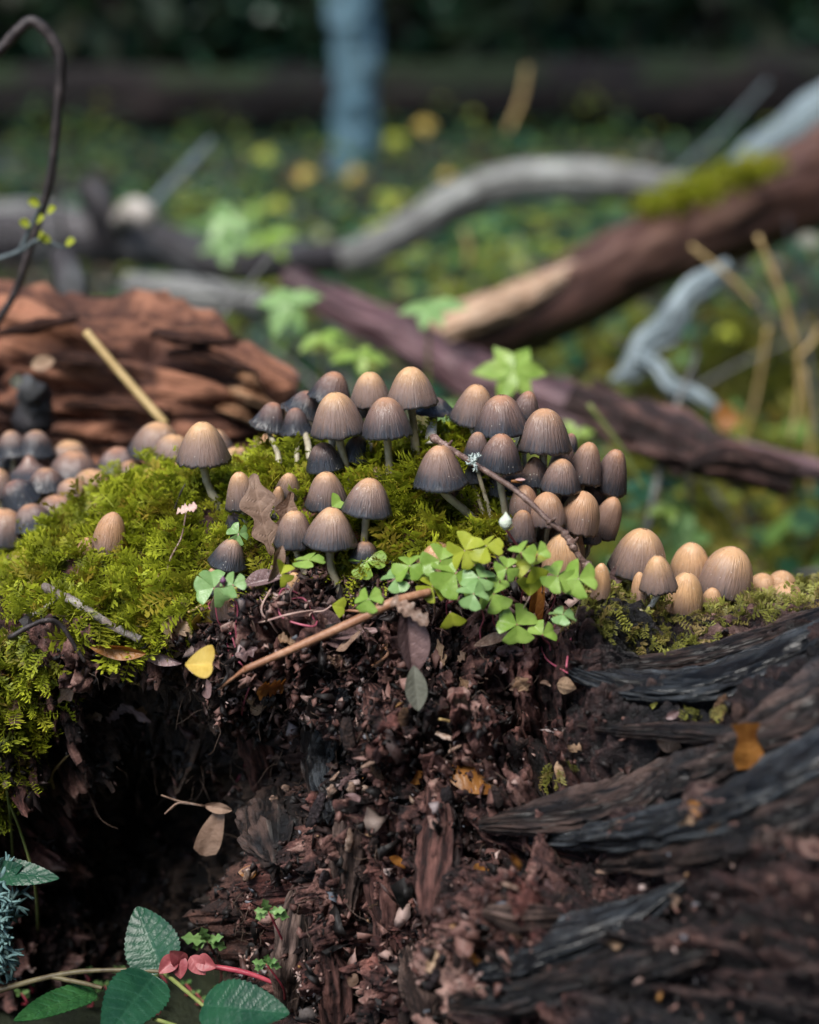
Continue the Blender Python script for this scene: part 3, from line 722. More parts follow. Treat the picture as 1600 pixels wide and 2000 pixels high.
for x, y, l, a in [(515, 1575, 9, 70), (527, 1565, 9, 85), (545, 1570, 10, 95), (560, 1555, 9, 110), (650, 1545, 16, 80), (683, 1560, 20, 88), (665, 1530, 14, 60), (700, 1540, 12, 120), (670, 1640, 30, 85), (690, 1680, 26, 92), (655, 1700, 24, 80), (720, 1480, 14, 30), (770, 1460, 16, 20), (860, 1430, 20, -15), (1080, 1330, 10, -20), (560, 1820, 20, 80), (580, 1870, 18, 95), (1180, 1690, 14, 10), (480, 1700, 16, 75), (760, 1830, 18, 70), (1000, 1720, 16, 150), (905, 1470, 14, 40)]:
    p = hit_line(x, y, .004); d = np.array([math.cos(R(a)), -.35, math.sin(R(a))]); l *= K * .8
    V, F, al = tube([p - d * l, p + d * .2 * l + rng.normal(size=3) * .0006, p + d * l], [.0016, .0022, .0008], 14, 6, .5, 300, .5)
    mk('splinter', V, F, M['palewood'], stump, SO)

# lumps of half rotten wood caught in the face
def chunk(px, py, size, sd, mat, lift=.002):
    r = np.random.default_rng(sd); p, n = hit(px, py); p = p + unit(n) * lift
    if p[1] > .06: return
    nt_, ns_ = 14, 9; th = np.linspace(0, 2 * np.pi, nt_, endpoint=False)[None]; ph = np.linspace(.05, np.pi - .05, ns_)[:, None]
    q = np.stack([np.sin(ph) * np.cos(th), np.sin(ph) * np.sin(th), np.cos(ph) + 0 * th], -1)
    q = np.sign(q) * np.abs(q) ** .75
    q = q * (1 + .35 * fbm(q * 1.6 + sd, 3)[..., None]) * np.array([.8, .45, r.uniform(1.4, 2.8)]) + .10 * noise(q * np.array([6, 6, 1.2]) + sd)[..., None]
    ax = unit(np.array([r.normal(0, .5), r.normal(0, .3) - .2, 1.0])); s = unit(np.cross(ax, [0.3, -1, .1])); u = np.cross(s, ax)
    V = p + size * (q[..., 0:1] * s + q[..., 1:2] * u + q[..., 2:3] * ax)
    F = [grid_faces(ns_, nt_, True)]
    mk('wood_chunk', V.reshape(-1, 3), F, mat, stump, SO, dict(wet=r.random() * .4, soil=0, crumb=0))
M['chunk_a'] = wood_mat('crumbling_brown_wood', (.005, .003, .003), (.035, .018, .015), (.17, .10, .08), 160, .7, 1, .003)
M['chunk_b'] = wood_mat('crumbling_purple_wood', (.005, .004, .005), (.03, .020, .023), (.14, .10, .11), 150, .55, 1, .003)
M['chunk_c'] = wood_mat('crumbling_ochre_wood', (.012, .006, .004), (.08, .038, .018), (.24, .14, .08), 170, .7, 1, .003)
for k in range(46):
    chunk(random.uniform(480, 1120) if k < 40 else random.uniform(1100, 1580), random.uniform(1340, 1990), random.uniform(.0022, .0045), k, random.choice([M['chunk_a'], M['chunk_a'], M['chunk_b'], M['chunk_c']]), random.uniform(-.001, .003))
# crumbs of rotten wood lodged over the torn strips and roots
def lodged(n, sd, x0, x1, y0, y1, size, pw, elong=1.8):
    r = np.random.default_rng(sd); pts = []; nn = []
    for k in range(n):
        p, q = hit(r.uniform(x0, x1), r.uniform(y0, y1))
        if p[1] < .05: pts.append(p + unit(q) * r.uniform(.001, .006)); nn.append(unit(q))
    chips('wood_crumbs', np.array(pts), np.array(nn), size, M['chip'], stump, SO, sd, rnd=r.random(len(pts)) ** pw, elong=elong)
lodged(700, 61, 460, 1000, 1330, 1990, .0016, 1.2)
lodged(170, 62, 480, 1000, 1340, 1980, .0030, 1.0, 2.0)
lodged(600, 64, 400, 860, 1260, 1420, .0022, .8, 1.5)
lodged(300, 63, 1000, 1590, 1380, 1990, .0014, 1.6)
# ------------------------------------------------------------------ mushrooms
def mushroom(x0, x1, yt, yb, base, age=.5, plum=.3, roll=0., pitch=0., dy=0., label='', group=None, flare=.04, closed=0., ragged=.02, stem=None, notch=None, bend=0., pale=False, Yb=None, cone=.018):
    ragged = max(ragged, random.uniform(.012, .05)); roll += random.uniform(-4, 4); pitch += random.uniform(-7, 4)
    if notch is None and random.random() < .22: notch = random.uniform(-160, -20)
    if Yb is None:
        b, _ = hit(*base, fallback=.05)
    else: b = P(base[0], base[1], Yb)
    b = b - np.array([0, 0, .002])
    Y = b[1] + dy
    cx = (x0 + x1) / 2; wpx = (x1 - x0) / 2; d0 = depth(P(cx, yb, Y)); k = K * d0
    Wd = wpx * k / (1 + .6 * flare) * 1.08
    cr = abs(math.cos(R(roll))); sr = abs(math.sin(R(roll)))
    hh = ((yb - yt) * k - Wd * .276 * cr) / .96
    H = max(hh * (1 if sr < .2 else 1 / (cr + .55 * sr)), Wd * .45)
    if sr > .2: Wd *= .95
    ax = np.array([math.sin(R(roll)), math.sin(R(pitch)), 1.0]); ax[2] = math.sqrt(max(.05, 1 - ax[0] ** 2 - ax[1] ** 2))
    mid_ = P(cx, (yt + yb) / 2, Y); rim_c = mid_ - ax * H * .5 + np.array([0, 0, Wd * .276 * .5 * cr])
    s_ = unit(np.cross(ax, [0, 1, .2])); t_ = np.cross(ax, s_)
    sd = random.random() * 50
    ns, nth = 24, 72
    fi = np.linspace(.02, 1, ns)[:, None] * (math.pi / 2 * (1 + closed * .28)); th = np.linspace(0, 2 * math.pi, nth, endpoint=False)[None, :]
    s = (fi / fi.max())
    ew = min(1., closed * 3); ub = s ** .72                       # open bells are widest at the margin, young caps are egg shaped
    r = ew * np.sin(fi) ** .86 + (1 - ew) * ub
    z = ew * np.cos(fi) + (1 - ew) * (1 - ub ** random.uniform(2.35, 3.1)) + cone * np.exp(-(r / .28) ** 2) * (s < .95) * 2.2 - cone
    r = r * (1 + flare * s ** 7) + 0 * th
    z = z + 0 * th
    cs, sn = np.cos(th), np.sin(th)
    lob = noise(np.stack([cs * 1.3 + sd + 0 * s, sn * 1.3 + 0 * s, s * .7 + 0 * th], -1))
    r = r * (1 + .08 * lob * s); z = z + .09 * lob * s
    fr = noise(np.stack([cs * 7 + sd + 0 * s, sn * 7 + 0 * s, 0 * s + 0 * th], -1)); fr2 = noise(np.stack([cs * 22 + sd + 0 * s, sn * 22 + 0 * s, 0 * s + 0 * th], -1))
    e = sstep(.78, 1, s)
    z = z - ragged * e * (fr * 1.4 + fr2); r = r * (1 + ragged * e * fr * .8)
    r = r * (1 + .008 * np.sin(th * 36 + sd) * sstep(.25, .8, s))
    if notch is not None:                       # a split running up from the margin
        dth = np.abs((th - R(notch) + math.pi) % (2 * math.pi) - math.pi)
        cut = np.exp(-(dth / .16) ** 2) * s ** 1.2; na = .26 if abs(notch + 112) < 1 or abs(notch + 70) < 1 else random.uniform(.06, .2); r = r * (1 - na * cut); z = z + na * .85 * np.exp(-(dth / .12) ** 2) * s ** 5
    V = rim_c + (r * cs * Wd)[..., None] * s_ + (r * sn * Wd)[..., None] * t_ + (z * H)[..., None] * ax
    apex = rim_c + ax * H * (1 + cone * 1.2)
    rimr = V[-1]; ctr = rim_c
    inner = ctr + (rimr - ctr) * .955 + ax * H * .035
    Vc = np.vstack([V.reshape(-1, 3), inner, apex[None]])
    F = [grid_faces(ns + 1, nth, True)]; ia = len(Vc) - 1; j = np.arange(nth)
    F.append(np.stack([np.full(nth, ia), j, (j + 1) % nth], -1))
    one = np.ones((1, nth))
    sa = np.concatenate([(s * one).ravel(), np.ones(nth), [0]])
    cxa = np.concatenate([np.tile(cs.ravel(), ns + 1), [0]]); cya = np.concatenate([np.tile(sn.ravel(), ns + 1), [0]])
    m = thing('mushroom', b, label, 'mushroom', group)
    mk('cap', Vc, F, M['cap'], m, b, dict(s=sa, age=age, plum=plum, seed=sd, cx=cxa, cy=cya))
    # gills: a ribbed cone under the cap
    ng = 4; u = np.linspace(0, 1, ng)[:, None]
    gr = (1 - u) * .955 + u * .16
    G = ctr + (rimr - ctr)[None] * gr[..., None] + ax * (H * (.04 + .5 * np.sin(u * 1.4)))[..., None] + ax * ((np.arange(nth) % 2) * H * .035 * (1 - u))[..., None]
    mk('gills', G.reshape(-1, 3), grid_faces(ng, nth, True), M['gill'], m, b)
    top = ctr + ax * H * .5; sr_ = stem or max(.0011, min(.0021, Wd * .15))
    low = ctr - ax * H * .15
    m1 = b * .45 + low * .55 + np.array([bend, 0, 0])
    st_pts = [b - np.array([0, 0, .004]), b * .85 + low * .15 + np.array([bend * .5, 0, 0]), m1, low, top]
    Vs, Fs, al = tube(st_pts, [sr_ * 1.25, sr_ * 1.15, sr_, sr_, sr_ * .9], 26, 14, .12, 300)
    mk('stem', Vs, Fs, M['stem_pale'] if pale else M['stem'], m, b)
    return m
MS = mushroom
gC = 'mushrooms on the moss cushion'; gR = 'dense mushroom cluster under the leaning twig'; gT = 'tan mushrooms on the moss edge'; gL = 'mushrooms by the red log'
# on the moss cushion
MS(347, 446, 825, 912, (436, 992), .42, .05, -2, 0, 0, 'tall tan bell mushroom alone on the moss with a curved bare stem', gC, bend=-.002)
MS(606, 708, 768, 858, (688, 955), .50, .12, -3, 0, -.002, 'large tan and grey mushroom with a long leaning stem and blue grey margin', gC)
MS(706, 803, 778, 861, (764, 945), .60, .55, -2, 0, 0, 'brown mushroom with a split running up from its margin', gC, notch=-112, ragged=.04)
MS(755, 851, 718, 798, (812, 872), .45, .06, 2, 0, 0, 'highest tan mushroom, pale stem rising from the moss crest', gC)
MS(685, 762, 728, 799, (722, 880), .42, .04, -2, 0, .012, 'short tan mushroom squeezed beside the highest tan mushroom', gC)
MS(608, 694, 724, 792, (650, 872), .62, .70, 14, 0, .026, 'purplish tilted mushroom with a torn blue margin behind the moss crest', gC, flare=.12, ragged=.07)
MS(556, 640, 762, 820, (605, 875), .85, .75, 20, 0, .034, 'ragged blue grey old mushroom under the purplish tilted one', gC, flare=.25, ragged=.09)
MS(494, 570, 784, 846, (545, 885), .70, .80, 12, 0, .030, 'flared mauve mushroom standing next to the broken red log end', gC, flare=.3, ragged=.06)
MS(548, 608, 798, 853, (580, 885), .80, .80, -6, 0, .022, 'small drooping dark mauve mushroom with scalloped margin', gC, flare=.2, ragged=.08)
MS(690, 740, 768, 815, (715, 870), .5, .4, 0, 0, .02, 'pinkish mushroom almost hidden between the tan caps', gC)
MS(806, 888, 776, 814, (842, 845), .98, .9, 0, 0, .018, 'flattened blue grey old mushroom with a thick white stem', gC, flare=.35, ragged=.05, stem=.0024, pale=True)
MS(598, 668, 866, 926, (640, 972), .85, .6, -4, 0, .004, 'dark mushroom shaded by the leaning tan and grey one', gC)  # cap colour darkened to paint in the shade of its neighbour
MS(668, 726, 852, 906, (702, 948), 1.05, .9, 2, 0, .004, 'nearly black mushroom between two long stems', gC)
MS(716, 758, 912, 952, (738, 975), .75, .6, 0, 0, .006, 'small dull brown mushroom between stems on the moss', gC)
MS(597, 679, 922, 1000, (640, 1045), .60, .22, 0, 0, 0, 'brown bell mushroom with a leaf lying against its margin', gC)
MS(673, 767, 935, 1013, (708, 1092), .58, .30, 2, 0, 0, 'streaked brown mushroom on a thick straight stem among clover leaves', gC, stem=.0019)
MS(537, 614, 998, 1073, (606, 1140), .62, .20, -3, 0, .006, 'dew speckled brown mushroom touching the one beside the clover', gC)
MS(597, 697, 992, 1074, (670, 1155), .58, .18, 1, 0, 0, 'front grey brown mushroom with blue fringe and a bent stem in the litter', gC, stem=.0020, bend=-.002)
MS(438, 502, 922, 998, (492, 1062), .48, .10, -3, 0, 0, 'tan mushroom partly covered by an upright dry oak leaf', gC)
MS(537, 590, 924, 976, (572, 1000), .52, .15, 4, 0, .006, 'small tan mushroom with grey edge behind the dry oak leaf', gC)
MS(523, 562, 950, 1012, (545, 1040), .5, .3, 4, 0, .006, 'narrow brown mushroom right behind the dry oak leaf', gC)
MS(413, 487, 1050, 1116, (470, 1135), .75, .30, 16, 0, 0, 'tilted blue edged mushroom under a clover leaf', gC, flare=.08)
MS(440, 486, 997, 1032, (465, 1058), .8, .6, 0, 0, .004, 'small dark mushroom behind the stem of the oak leaf one', gC)
MS(393, 446, 1108, 1162, (425, 1185), .55, .35, 6, 0, 0, 'small pinkish mushroom under the bluish clover leaves', gC)
MS(412, 470, 1148, 1200, (440, 1208), .35, .25, 0, 0, .002, 'brown button mushroom half sunk in the leaf litter', gC, closed=.6)
MS(558, 592, 1118, 1152, (576, 1155), .15, .05, 0, 0, 0, 'tiny round tan button beside the yellow folded leaf', gC, closed=.8)
MS(685, 742, 1058, 1102, (720, 1140), .85, .5, 0, 0, .006, 'dull dark mushroom behind the front grey brown one', gC)
MS(822, 895, 1058, 1120, (862, 1140), .12, .30, 14, 0, .004, 'pinkish tan egg shaped button behind the clover patch', gC, closed=.7)
MS(186, 250, 998, 1075, (222, 1085), .12, .42, 8, 0, 0, 'orange brown closed mushroom poking from the moss flank', gC, closed=.5)
MS(152, 192, 1050, 1085, (172, 1092), .12, .40, 6, 0, .002, 'tiny orange brown cap beside the closed mushroom in moss', gC, closed=.5)
# the dense cluster on the right
B1 = (1040, 1085)
MS(886, 972, 752, 833, (968, 1010), .50, .30, 6, 0, .030, 'tan brown mushroom on the top corner of the dense cluster', gR)
MS(927, 1032, 773, 853, (1000, 1050), .62, .62, 2, 0, .012, 'broad plum brown mushroom with frosted top crowning the cluster', gR, ragged=.04)
MS(1001, 1058, 765, 822, (1030, 1060), .6, .75, 10, 0, .028, 'small plum mushroom tucked behind two big cluster caps', gR)
MS(1013, 1113, 800, 891, (1066, 1080), .52, .42, 4, 0, .004, 'largest ribbed brown mushroom of the cluster with a wavy margin', gR, ragged=.03)
MS(1095, 1132, 845, 885, (1090, 1070), .7, .9, 12, 0, .028, 'dark cap edge peeping out behind the largest ribbed mushroom', gR)
MS(905, 960, 845, 906, (975, 1055), .72, .60, 0, 0, .008, 'dark brown mushroom behind the twig at the cluster edge', gR)
MS(935, 1021, 848, 924, (1000, 1075), .70, .70, 2, 0, -.004, 'purple brown mushroom with a shining pale tip above the twig', gR)
MS(905, 948, 900, 946, (962, 1050), .95, .8, 0, 0, .012, 'shaded blackish mushroom under the twig with lichen', gR)  # shade under the cluster is put into this cap's colour
MS(809, 911, 871, 958, (965, 1042), .66, .42, -5, 0, -.010, 'wide dusky mushroom leaning out over the moss on a slanting stem', gR, flare=.09, stem=.002)
MS(1016, 1072, 893, 952, (1050, 1085), .72, .50, 0, 0, .006, 'shadowed brown mushroom behind the middle of the cluster', gR)
MS(1058, 1134, 897, 966, (1082, 1090), .60, .42, 0, 0, -.006, 'round brown mushroom with pale scratches in the heart of the cluster', gR)
MS(1112, 1180, 865, 948, (1105, 1090), .50, .48, 8, 0, .006, 'orange brown mushroom with purple top facing the blurred green side of the cluster', gR)
MS(1164, 1230, 878, 966, (1120, 1092), .62, .62, 14, 0, .008, 'outermost plum brown mushroom with white frosted tip and dewy rim', gR)
MS(995, 1052, 948, 1010, (1030, 1095), .55, .5, -2, 0, -.004, 'shiny dark chestnut mushroom just under the twig', gR, closed=.35)
MS(1036, 1102, 962, 1024, (1062, 1098), .34, .42, 0, 0, -.012, 'glossy chestnut mushroom crossed by the twig', gR, closed=.35)
MS(1099, 1174, 960, 1032, (1098, 1098), .28, .36, 6, 0, -.010, 'glossy orange brown mushroom with dew drops along its rim', gR, closed=.45)
MS(1162, 1219, 966, 1044, (1120, 1095), .52, .48, 16, 0, .004, 'egg shaped brown mushroom with bright ribs hanging at the outer cluster edge', gR, closed=.5)
MS(994, 1047, 997, 1059, (1020, 1102), .58, .45, 0, 0, -.010, 'wet looking mushroom with a strong highlight beside the flower bud', gR, closed=.2)
MS(1126, 1174, 1018, 1062, (1110, 1102), .7, .5, 4, 0, .002, 'dark low mushroom with a curling stem under the glossy caps', gR, bend=.004)
MS(1093, 1144, 1030, 1098, (1112, 1112), .20, .28, 4, 0, .002, 'tan cap tucked behind the bulging ochre button', gR, closed=.4)
MS(1060, 1135, 1042, 1120, (1092, 1125), .08, .10, 2, 0, -.012, 'bulging ochre button split by a dark crease under the twig', gR, closed=.5, notch=-70)
MS(1154, 1194, 1100, 1160, (1174, 1162), .10, .12, 2, 0, -.004, 'small ochre button touching the thick end of the twig', gR, closed=.5)
MS(1072, 1130, 868, 932, (1095, 1090), .75, .6, 6, 0, .020, 'shaded plum cap filling the gap behind the largest ribbed mushroom', gR)
MS(1135, 1190, 925, 985, (1112, 1094), .65, .55, 8, 0, .016, 'shaded brown cap under the orange brown one', gR)
MS(980, 1034, 905, 960, (1018, 1085), .85, .7, 0, 0, .014, 'dark cap in the shade behind the purple brown mushroom', gR)
MS(1050, 1108, 1005, 1058, (1078, 1104), .6, .5, 0, 0, .004, 'dim brown cap under the glossy chestnut mushroom', gR, closed=.3)
MS(1085, 1138, 935, 990, (1092, 1096), .6, .5, 2, 0, .012, 'brown cap squeezed between the round and the glossy mushrooms', gR)
MS(952, 1002, 918, 970, (995, 1070), .9, .7, -3, 0, .016, 'blackish cap deep behind the twig', gR)
# on the moss edge to the right
MS(1198, 1307, 1033, 1128, (1262, 1178), .46, .12, 8, 0, .012, 'largest smooth tan mushroom on the moss edge with darkened rim', gT, closed=.15)
MS(1250, 1320, 1085, 1158, (1266, 1188), .36, .08, -5, 0, -.004, 'tan mushroom with white stem in front of the largest smooth one', gT, closed=.1, pale=True)
MS(1232, 1268, 1118, 1182, (1252, 1184), .2, .2, -4, 0, .008, 'narrow dark tan cap hidden behind the white stem', gT, closed=.3)
MS(1312, 1388, 1060, 1140, (1345, 1180), .2, .12, 2, 0, .010, 'tan egg shaped mushroom between the two biggest smooth ones', gT, closed=.5)
MS(1306, 1374, 1118, 1190, (1340, 1190), .10, .04, 0, 0, -.008, 'pale ochre thimble shaped button in front of the tan row', gT, closed=.5)
MS(1374, 1478, 1065, 1160, (1426, 1186), .40, .12, 9, 0, -.002, 'big round blurred tan mushroom with a dim lower edge', gT, closed=.5)
MS(1370, 1412, 1148, 1192, (1392, 1192), .3, .2, 0, 0, .004, 'low tan cap wedged under the big round mushroom', gT, closed=.4)
MS(1462, 1518, 1120, 1165, (1490, 1172), .18, .2, 0, 0, .004, 'small pinkish tan button at the end of the tan row', gT, closed=.5)
MS(1500, 1556, 1115, 1158, (1528, 1168), .15, .22, 6, 0, .014, 'smooth tan button behind the last moss wisps', gT, closed=.5)
MS(1508, 1566, 1138, 1172, (1538, 1175), .15, .18, 6, 0, -.002, 'half buried tan button in the last moss wisps', gT, closed=.5)
MS(1384, 1410, 1110, 1150, (1396, 1170), .3, .3, 10, 0, .016, 'slim tan cap peeping between two round mushrooms', gT, closed=.3)
# far side, next to the red log
def ML(x0, x1, yt, yb, bx, by, Y, age, plum, roll, label, **k):
    e = .17 * (x1 - x0); x0 -= e; x1 += e; k.setdefault('ragged', .04); age = min(1.05, age + .12)
    MS(x0, x1, yt, yb, (bx, by), age, plum, roll, 0, 0, label, gL, Yb=Y, **k)
ML(270, 348, 826, 902, 310, 960, .15, .45, .22, 8, 'tan grey mushroom leaning over the back of the moss crest')
ML(308, 372, 850, 910, 345, 965, .13, .40, .12, 10, 'pale tan mushroom behind the lone tall mushroom')
ML(405, 450, 840, 905, 430, 960, .14, .5, .35, -4, 'brownish mushroom showing past the lone tall mushroom cap')
ML(300, 326, 905, 950, 312, 985, .11, .3, .1, 0, 'small pale mushroom at the edge of the moss crest', closed=.4)
ML(320, 376, 903, 955, 350, 985, .115, .3, .15, 0, 'rounded pale tan cap half sunk behind the moss', closed=.4)
ML(372, 440, 903, 945, 405, 980, .12, .35, .25, 0, 'wide low mauve tan cap sunk behind the moss', closed=.3)
ML(444, 484, 874, 902, 464, 950, .12, .2, .1, 0, 'pale orange cap just showing above the moss crest', closed=.4)
ML(500, 552, 850, 885, 526, 930, .11, .3, .3, 0, 'low brown cap showing over the moss under the mauve mushrooms', closed=.3)
ML(-4, 50, 842, 895, 22, 1000, .19, .75, .4, -2, 'grey rimmed mushroom of a close pair beside the red log', flare=.12)
ML(44, 98, 842, 896, 70, 1000, .19, .75, .35, 2, 'grey rimmed mushroom of a close pair beside the red log', flare=.12)
ML(12, 106, 900, 950, 60, 1010, .16, .95, .7, 0, 'flattened violet grey mushroom with a pointed centre', flare=.4, cone=.3, ragged=.04)
ML(103, 187, 882, 952, 145, 1010, .17, .62, .55, 4, 'dusky brown mushroom with broad cap behind the moss edge')
ML(108, 166, 862, 905, 138, 1000, .20, .35, .2, 0, 'paler tan cap behind the dusky broad mushroom')
ML(196, 266, 874, 932, 230, 1000, .17, .65, .75, 2, 'mauve mushroom rising behind the blurred moss ridge')
ML(153, 212, 918, 968, 182, 1010, .14, .35, .30, 4, 'small brown mushroom sunk behind the blurred moss ridge', closed=.3)
ML(2, 66, 935, 1000, 36, 1050, .12, 1.05, .8, -22, 'tipped over black gilled mushroom near the moss flank')
ML(84, 142, 968, 1015, 112, 1045, .115, .6, .6, 4, 'brown purple cap low behind the moss flank', closed=.3)
ML(-30, 46, 995, 1066, 10, 1110, .10, .45, .45, 6, 'brown mushroom beside the tipped over black one')
ML(-36, 22, 915, 975, -8, 1040, .15, .4, .3, 0, 'orange brown cap beside the violet grey one')
ML(12, 66, 1078, 1132, 38, 1150, .075, .55, .6, 4, 'small mauve cap low in the moss near the tipped over mushroom', closed=.3)

ML(60, 120, 915, 965, 90, 1040, .13, .7, .5, -4, 'grey brown cap crowded under the violet grey mushroom')
ML(118, 170, 935, 985, 145, 1040, .125, .5, .45, 5, 'brown cap pressed against the small sunk brown one', closed=.3)
ML(226, 290, 900, 945, 258, 1000, .15, .5, .5, -3, 'purplish low cap beside the mauve mushroom')
ML(30, 92, 985, 1040, 60, 1090, .10, .7, .6, -8, 'dark brown cap beside the black gilled mushroom')
ML(-20, 34, 865, 915, 8, 1010, .21, .6, .5, 3, 'dull brown cap behind the grey rimmed pair')
# ------------------------------------------------------------------ leaves
def leaf(W, L, wfun, o, d, nrm, n=40, m=9, fold=.2, curl=.0, wave=.0, twist=0., notch=0., rnd_tip=0., sd=0, sag=0., veins=7, cross=0.):
    """blade from o along d facing nrm; wfun(t) half width profile 0..1"""
    d = unit(d); s = unit(np.cross(d, nrm)); u = np.cross(s, d)
    t = np.linspace(0, 1, n)[:, None]; q = np.linspace(-1, 1, m)[None, :]
    w = np.array([wfun(a) for a in t[:, 0]])[:, None] * W
    x = q * w
    y = t * L * (1 - notch * (1 - np.abs(q)) ** 1.3 * t ** 3 - rnd_tip * np.abs(q) ** 2.6 * t ** 2)
    ph = sd * 1.7
    z = np.abs(x) * fold + wave * L * (np.sin(t * 7 + ph + q * 2) * np.abs(q) * .6 + .6 * np.sin(t * 4 + ph * 2 + q)) * (w / (w.max() + 1e-9)) - sag * L * t * t + cross * x * x / (W + 1e-9)
    if curl:
        a = curl * t; y2 = np.where(abs(curl) > 1e-3, np.sin(a) / curl, t) * L * (y / (t * L + 1e-9)); z = z * np.cos(a) + (1 - np.cos(a)) / curl * L; y = y2
    if twist:
        a = twist * t; x, z = x * np.cos(a) - z * np.sin(a), x * np.sin(a) + z * np.cos(a)
    V = np.asarray(o) + x[..., None] * s + y[..., None] * d + z[..., None] * u
    vn = np.exp(-(np.abs(q) / .07) ** 2) + .8 * np.exp(-(((t * veins - np.abs(q) * 1.2) % 1 - .5) / .11) ** 2) * (np.abs(q) < .9)
    return V.reshape(-1, 3), grid_faces(n, m), np.clip(vn + 0 * t, 0, 1).ravel()
def thick(V, F, th=.00025):
    """give a blade real thickness"""
    me_n = np.zeros_like(V); a = V[F[:, 0]]; b = V[F[:, 1]]; c = V[F[:, 3]]
    fn = np.cross(b - a, c - a)
    for k in range(4): np.add.at(me_n, F[:, k], fn)
    return np.vstack([V, V - unit(me_n) * th]), np.vstack([F, F[:, ::-1] + len(V)])
def ovate(t): return max(0., math.sin(math.pi * min(1, t) ** .75)) ** .8
def oval(t): return max(0., math.sin(math.pi * t)) ** .75
def lance(t): return max(0., math.sin(math.pi * t ** .8)) ** 1.15
def obcord(t): return .05 + .95 * math.sin(min(1, t * 1.02) * math.pi * .58) ** .95
def oakw(t): return (max(0., math.sin(math.pi * t ** 1.35)) ** .6) * (.72 + .28 * math.sin(t * 19 + 1.4 + .9 * math.sin(t * 5))) + .03
def serr(t): return max(0.0, math.sin(math.pi * t ** .62)) ** .7 * (1 + .075 * ((t * 15) % 1.0) - .03)
def broken(t): return .55 + .3 * math.sin(t * 9) * math.sin(t * 23 + 1) if .02 < t < .98 else .25

def one_leaf(name, p, d, nrm, L, W, wf, mat, label, cat, group=None, **k):
    V, F, vn = leaf(W, L, wf, p, d, nrm, **k); V2, F2 = thick(V, F)
    return tag(mk(name, V2, F2, mat, None, p, dict(vein=np.concatenate([vn, vn]))), label, cat, group)

M['greyleaf'] = leaf_mat('grey_green_leaf', (.10, .10, .075), (.20, .20, .16), .5, .1, None, 70)
# wood sorrel: three heart shaped leaflets on a thin stem
def sorrel(px, py, size, mat, base, label, Y=None, tilt=55, rot=0, nleaf=3, droop=.25, stem='palestem', group='wood sorrel on the stump edge', fold=.25, lift=.004):
    b, n = hit(*base)
    if Y is None: Y = b[1] - .004
    c = P(px, py, Y); k = K * depth(c); L = size * k * random.uniform(.72, 1.02)
    t = thing('wood_sorrel', b, label, 'clover', group)
    nz = np.array([random.uniform(-.4, .4), -math.cos(R(tilt)), math.sin(R(tilt))])
    e1 = unit(np.cross([0, 0, 1], nz) if abs(nz[2]) < .97 else np.array([1.0, 0, 0])); e2 = np.cross(nz, e1)
    angs = [R(rot + 120 * i + random.uniform(-14, 14)) for i in range(nleaf)]
    for i, a in enumerate(angs):
        d = e1 * math.cos(a) + e2 * math.sin(a) - unit(nz) * droop * random.uniform(.5, 1.4)
        V, F, vn = leaf(L * .66 * random.uniform(.9, 1.1), L * random.uniform(.88, 1.1), obcord, c + unit(d) * L * .03, d, unit(nz), 16, 13, fold * random.uniform(.5, 1.4), 0, .02, 0, .20, .34, random.random() * 9, .12)
        vn = vn * .5; V2, F2 = thick(V, F, .00018)
        mk('leaflet', V2, F2, M[mat], t, b, dict(vein=np.concatenate([vn, vn])))
    mid_ = b * .5 + c * .5 + np.array([random.uniform(-.004, .004), -.002, random.uniform(-.002, .003)])
    V, F, a = tube([b - np.array([0, 0, .003]), b * .8 + c * .2, mid_, c], [.00045, .0004, .00035, .0003], 16, 6)
    mk('stem', V, F, M[stem], t, b)
    return t
So = sorrel
So(466, 1042, 34, 'sorrel_blue', (478, 1120), 'blue green wood sorrel perched on the tilted blue edged mushroom', tilt=25, rot=10, lift=0)
So(418, 1148, 44, 'sorrel_blue', (440, 1250), 'pale green wood sorrel with drooping leaflets beside a purple bud', tilt=40, rot=75, stem='pink')
So(455, 1142, 36, 'sorrel_blue', (462, 1240), 'pale green wood sorrel leaning against the pinkish mushroom', tilt=35, rot=20, stem='pink', droop=.1)
So(603, 1094, 42, 'sorrel', (560, 1190), 'flat two leaflet wood sorrel in front of the grey brown mushroom', tilt=80, rot=0, nleaf=3, droop=.0, fold=.08)
So(648, 990, 36, 'sorrel', (690, 1075), 'single wood sorrel leaf leaning on the brown bell mushroom', tilt=35, rot=25, nleaf=1)
So(716, 1096, 40, 'sorrel', (720, 1190), 'wood sorrel spread round the thick straight mushroom stem', tilt=60, rot=20)
So(705, 1022, 30, 'sorrel', (700, 1100), 'small wood sorrel half hidden under the streaked mushroom', tilt=65, rot=0, Y=.02)
So(648, 1182, 34, 'sorrel_yellow', (600, 1200), 'lone yellow green sorrel leaf on a reclining stem', tilt=20, rot=-10, nleaf=1)
So(570, 1200, 38, 'sorrel_yellow', (560, 1250), 'yellow green sorrel leaf over the magenta stems', tilt=20, rot=-70, nleaf=1, stem='pink')
So(548, 1122, 36, 'sorrel_yellow', (540, 1180), 'folded yellow sorrel leaf beside the tiny tan button', tilt=20, rot=-60, nleaf=2, fold=.8)
